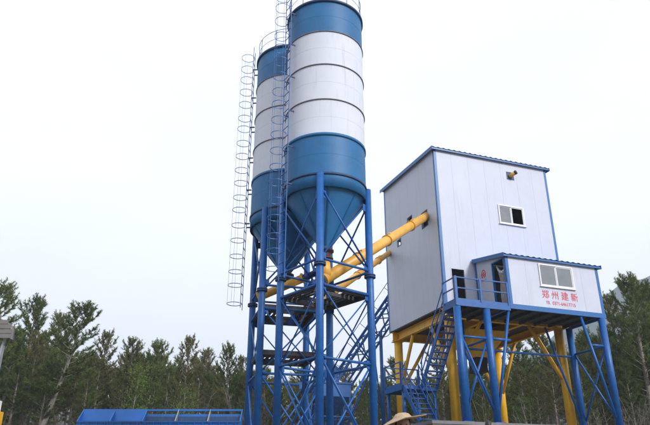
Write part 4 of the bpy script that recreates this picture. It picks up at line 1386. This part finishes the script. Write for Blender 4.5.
# broadleaf saplings in fresh leaf
def sapling_meshes(seed):
    r = random.Random(seed)
    wood, lf = MB(), MB()
    H = 3.2
    p = Vector((0, 0, 0))
    for k in range(5):
        q = p + Vector((r.uniform(-.1, .1), r.uniform(-.1, .1), H / 5))
        wood.tube(p, q, 0.05 * (1 - k / 6), 0.05 * (1 - (k + 1) / 6), n=6, caps=False)
        if k > 0:
            for j in range(6):
                az = r.uniform(0, 6.28)
                d = Vector((cos(az), sin(az), r.uniform(0.2, 0.9)))
                L_ = r.uniform(0.5, 1.2) * (1.2 - k / 6)
                b = p.lerp(q, r.random())
                wood.tube(b, b + d * L_, 0.014, 0.004, n=4, caps=False)
                for m_ in range(70):
                    c = b + d * L_ * r.uniform(0.25, 1.08) + Vector((r.gauss(0, .13), r.gauss(0, .13), r.gauss(0, .11)))
                    n_ = Vector((r.uniform(-1, 1), r.uniform(-1, 1), r.uniform(-.2, 1))).normalized()
                    a = n_.cross(Vector((r.random(), r.random(), 0.3))).normalized()
                    e = n_.cross(a)
                    w = r.uniform(0.025, 0.045)
                    lf.add([c - a * w, c + e * w * 0.6, c + a * w * 1.3, c - e * w * 0.6], [(0, 1, 2, 3)])
        p = q
    return wood.mesh('trunk', 'bark'), lf.mesh('crown', 'leaf')
SAP = [sapling_meshes(3), sapling_meshes(4)]
for i, (x, y, k, lab) in enumerate([
    (-10.9, 38.0, 1.45, 'fresh green broadleaf sapling behind the middle bays of the blue bin'),
    (-8.2, 38.5, 1.05, 'small yellow-green broadleaf sapling above the fourth bay of the blue bin'),
    (11.6, 39.0, 0.95, 'fresh green sapling between the front legs and the right yellow column'),
    (18.6, 36.0, 0.85, 'low yellow-green bush right of the rightmost blue leg'),
    (2.4, 36.5, 0.85, 'small green sapling beyond the right leg of the nearer silo')]):
    t = thing('broadleaf_sapling', lab, 'sapling', (x, y, ground(x, y) - 0.05), i * 1.7, 'broadleaf saplings before the wood')
    t.scale = (k, k, k)
    link('trunk', SAP[i % 2][0], t)
    link('crown', SAP[i % 2][1], t)

# ------------------------------------------------------------------ undergrowth: one tangled mass
def undergrowth():
    r = random.Random(9)
    tw, lf = MB(), MB()
    for i in range(420):
        y = r.uniform(36.5, 66)
        x = r.uniform(-0.68, 0.68) * y
        g = ground(x, y)
        hh = r.uniform(1.2, 3.8)
        for j in range(7):
            az = r.uniform(0, 6.28)
            p = Vector((x + r.uniform(-.5, .5), y + r.uniform(-.5, .5), g))
            d = Vector((0.35 * cos(az), 0.35 * sin(az), 1)).normalized()
            e = p + d * hh * r.uniform(0.6, 1.1)
            tw.tube(p, e, 0.017, 0.006, n=3, caps=False)
            for k in range(5):
                c = p.lerp(e, r.uniform(0.3, 1))
                f = c + Vector((r.uniform(-1, 1), r.uniform(-1, 1), r.uniform(0, 1))) * 0.5
                tw.tube(c, f, 0.009, 0.004, n=3, caps=False)
                for m_ in range(7):
                    q = c.lerp(f, r.uniform(0.2, 1.1)) + Vector((r.gauss(0, .12), r.gauss(0, .12), r.gauss(0, .12)))
                    n_ = Vector((r.uniform(-1, 1), r.uniform(-1, 1), r.uniform(-1, 1))).normalized()
                    a = n_.cross(Vector((0.2, 0.3, 0.9))).normalized()
                    b = n_.cross(a)
                    w = r.uniform(0.03, 0.065)
                    lf.add([q - a * w, q + b * w * 0.6, q + a * w * 1.2], [(0, 1, 2)])
    t = tw.build('undergrowth', 'twig')
    t['kind'] = 'stuff'
    t['label'] = 'tangled brown undergrowth at the foot of the pines'
    t['category'] = 'undergrowth'
    l = lf.build('foliage', 'brush', t)
    l['kind'] = 'stuff'
undergrowth()

# ------------------------------------------------------------------ hazy air
def haze():
    m = bpy.data.materials.new('haze_air')
    m.use_nodes = True
    nt = m.node_tree
    nt.nodes.clear()
    out = nt.nodes.new('ShaderNodeOutputMaterial')
    v = nt.nodes.new('ShaderNodeVolumePrincipled')
    v.inputs['Color'].default_value = (0.72, 0.83, 1.0, 1)
    v.inputs['Density'].default_value = 0.0008
    nt.links.new(v.outputs[0], out.inputs['Volume'])
    h = MB().box((-1600, -1100, -2.0), (1600, 1300, 256)).build('haze', m)
    h['kind'] = 'stuff'
    h['label'] = 'pale blue haze hanging over the whole place'
    h['category'] = 'haze'
haze()
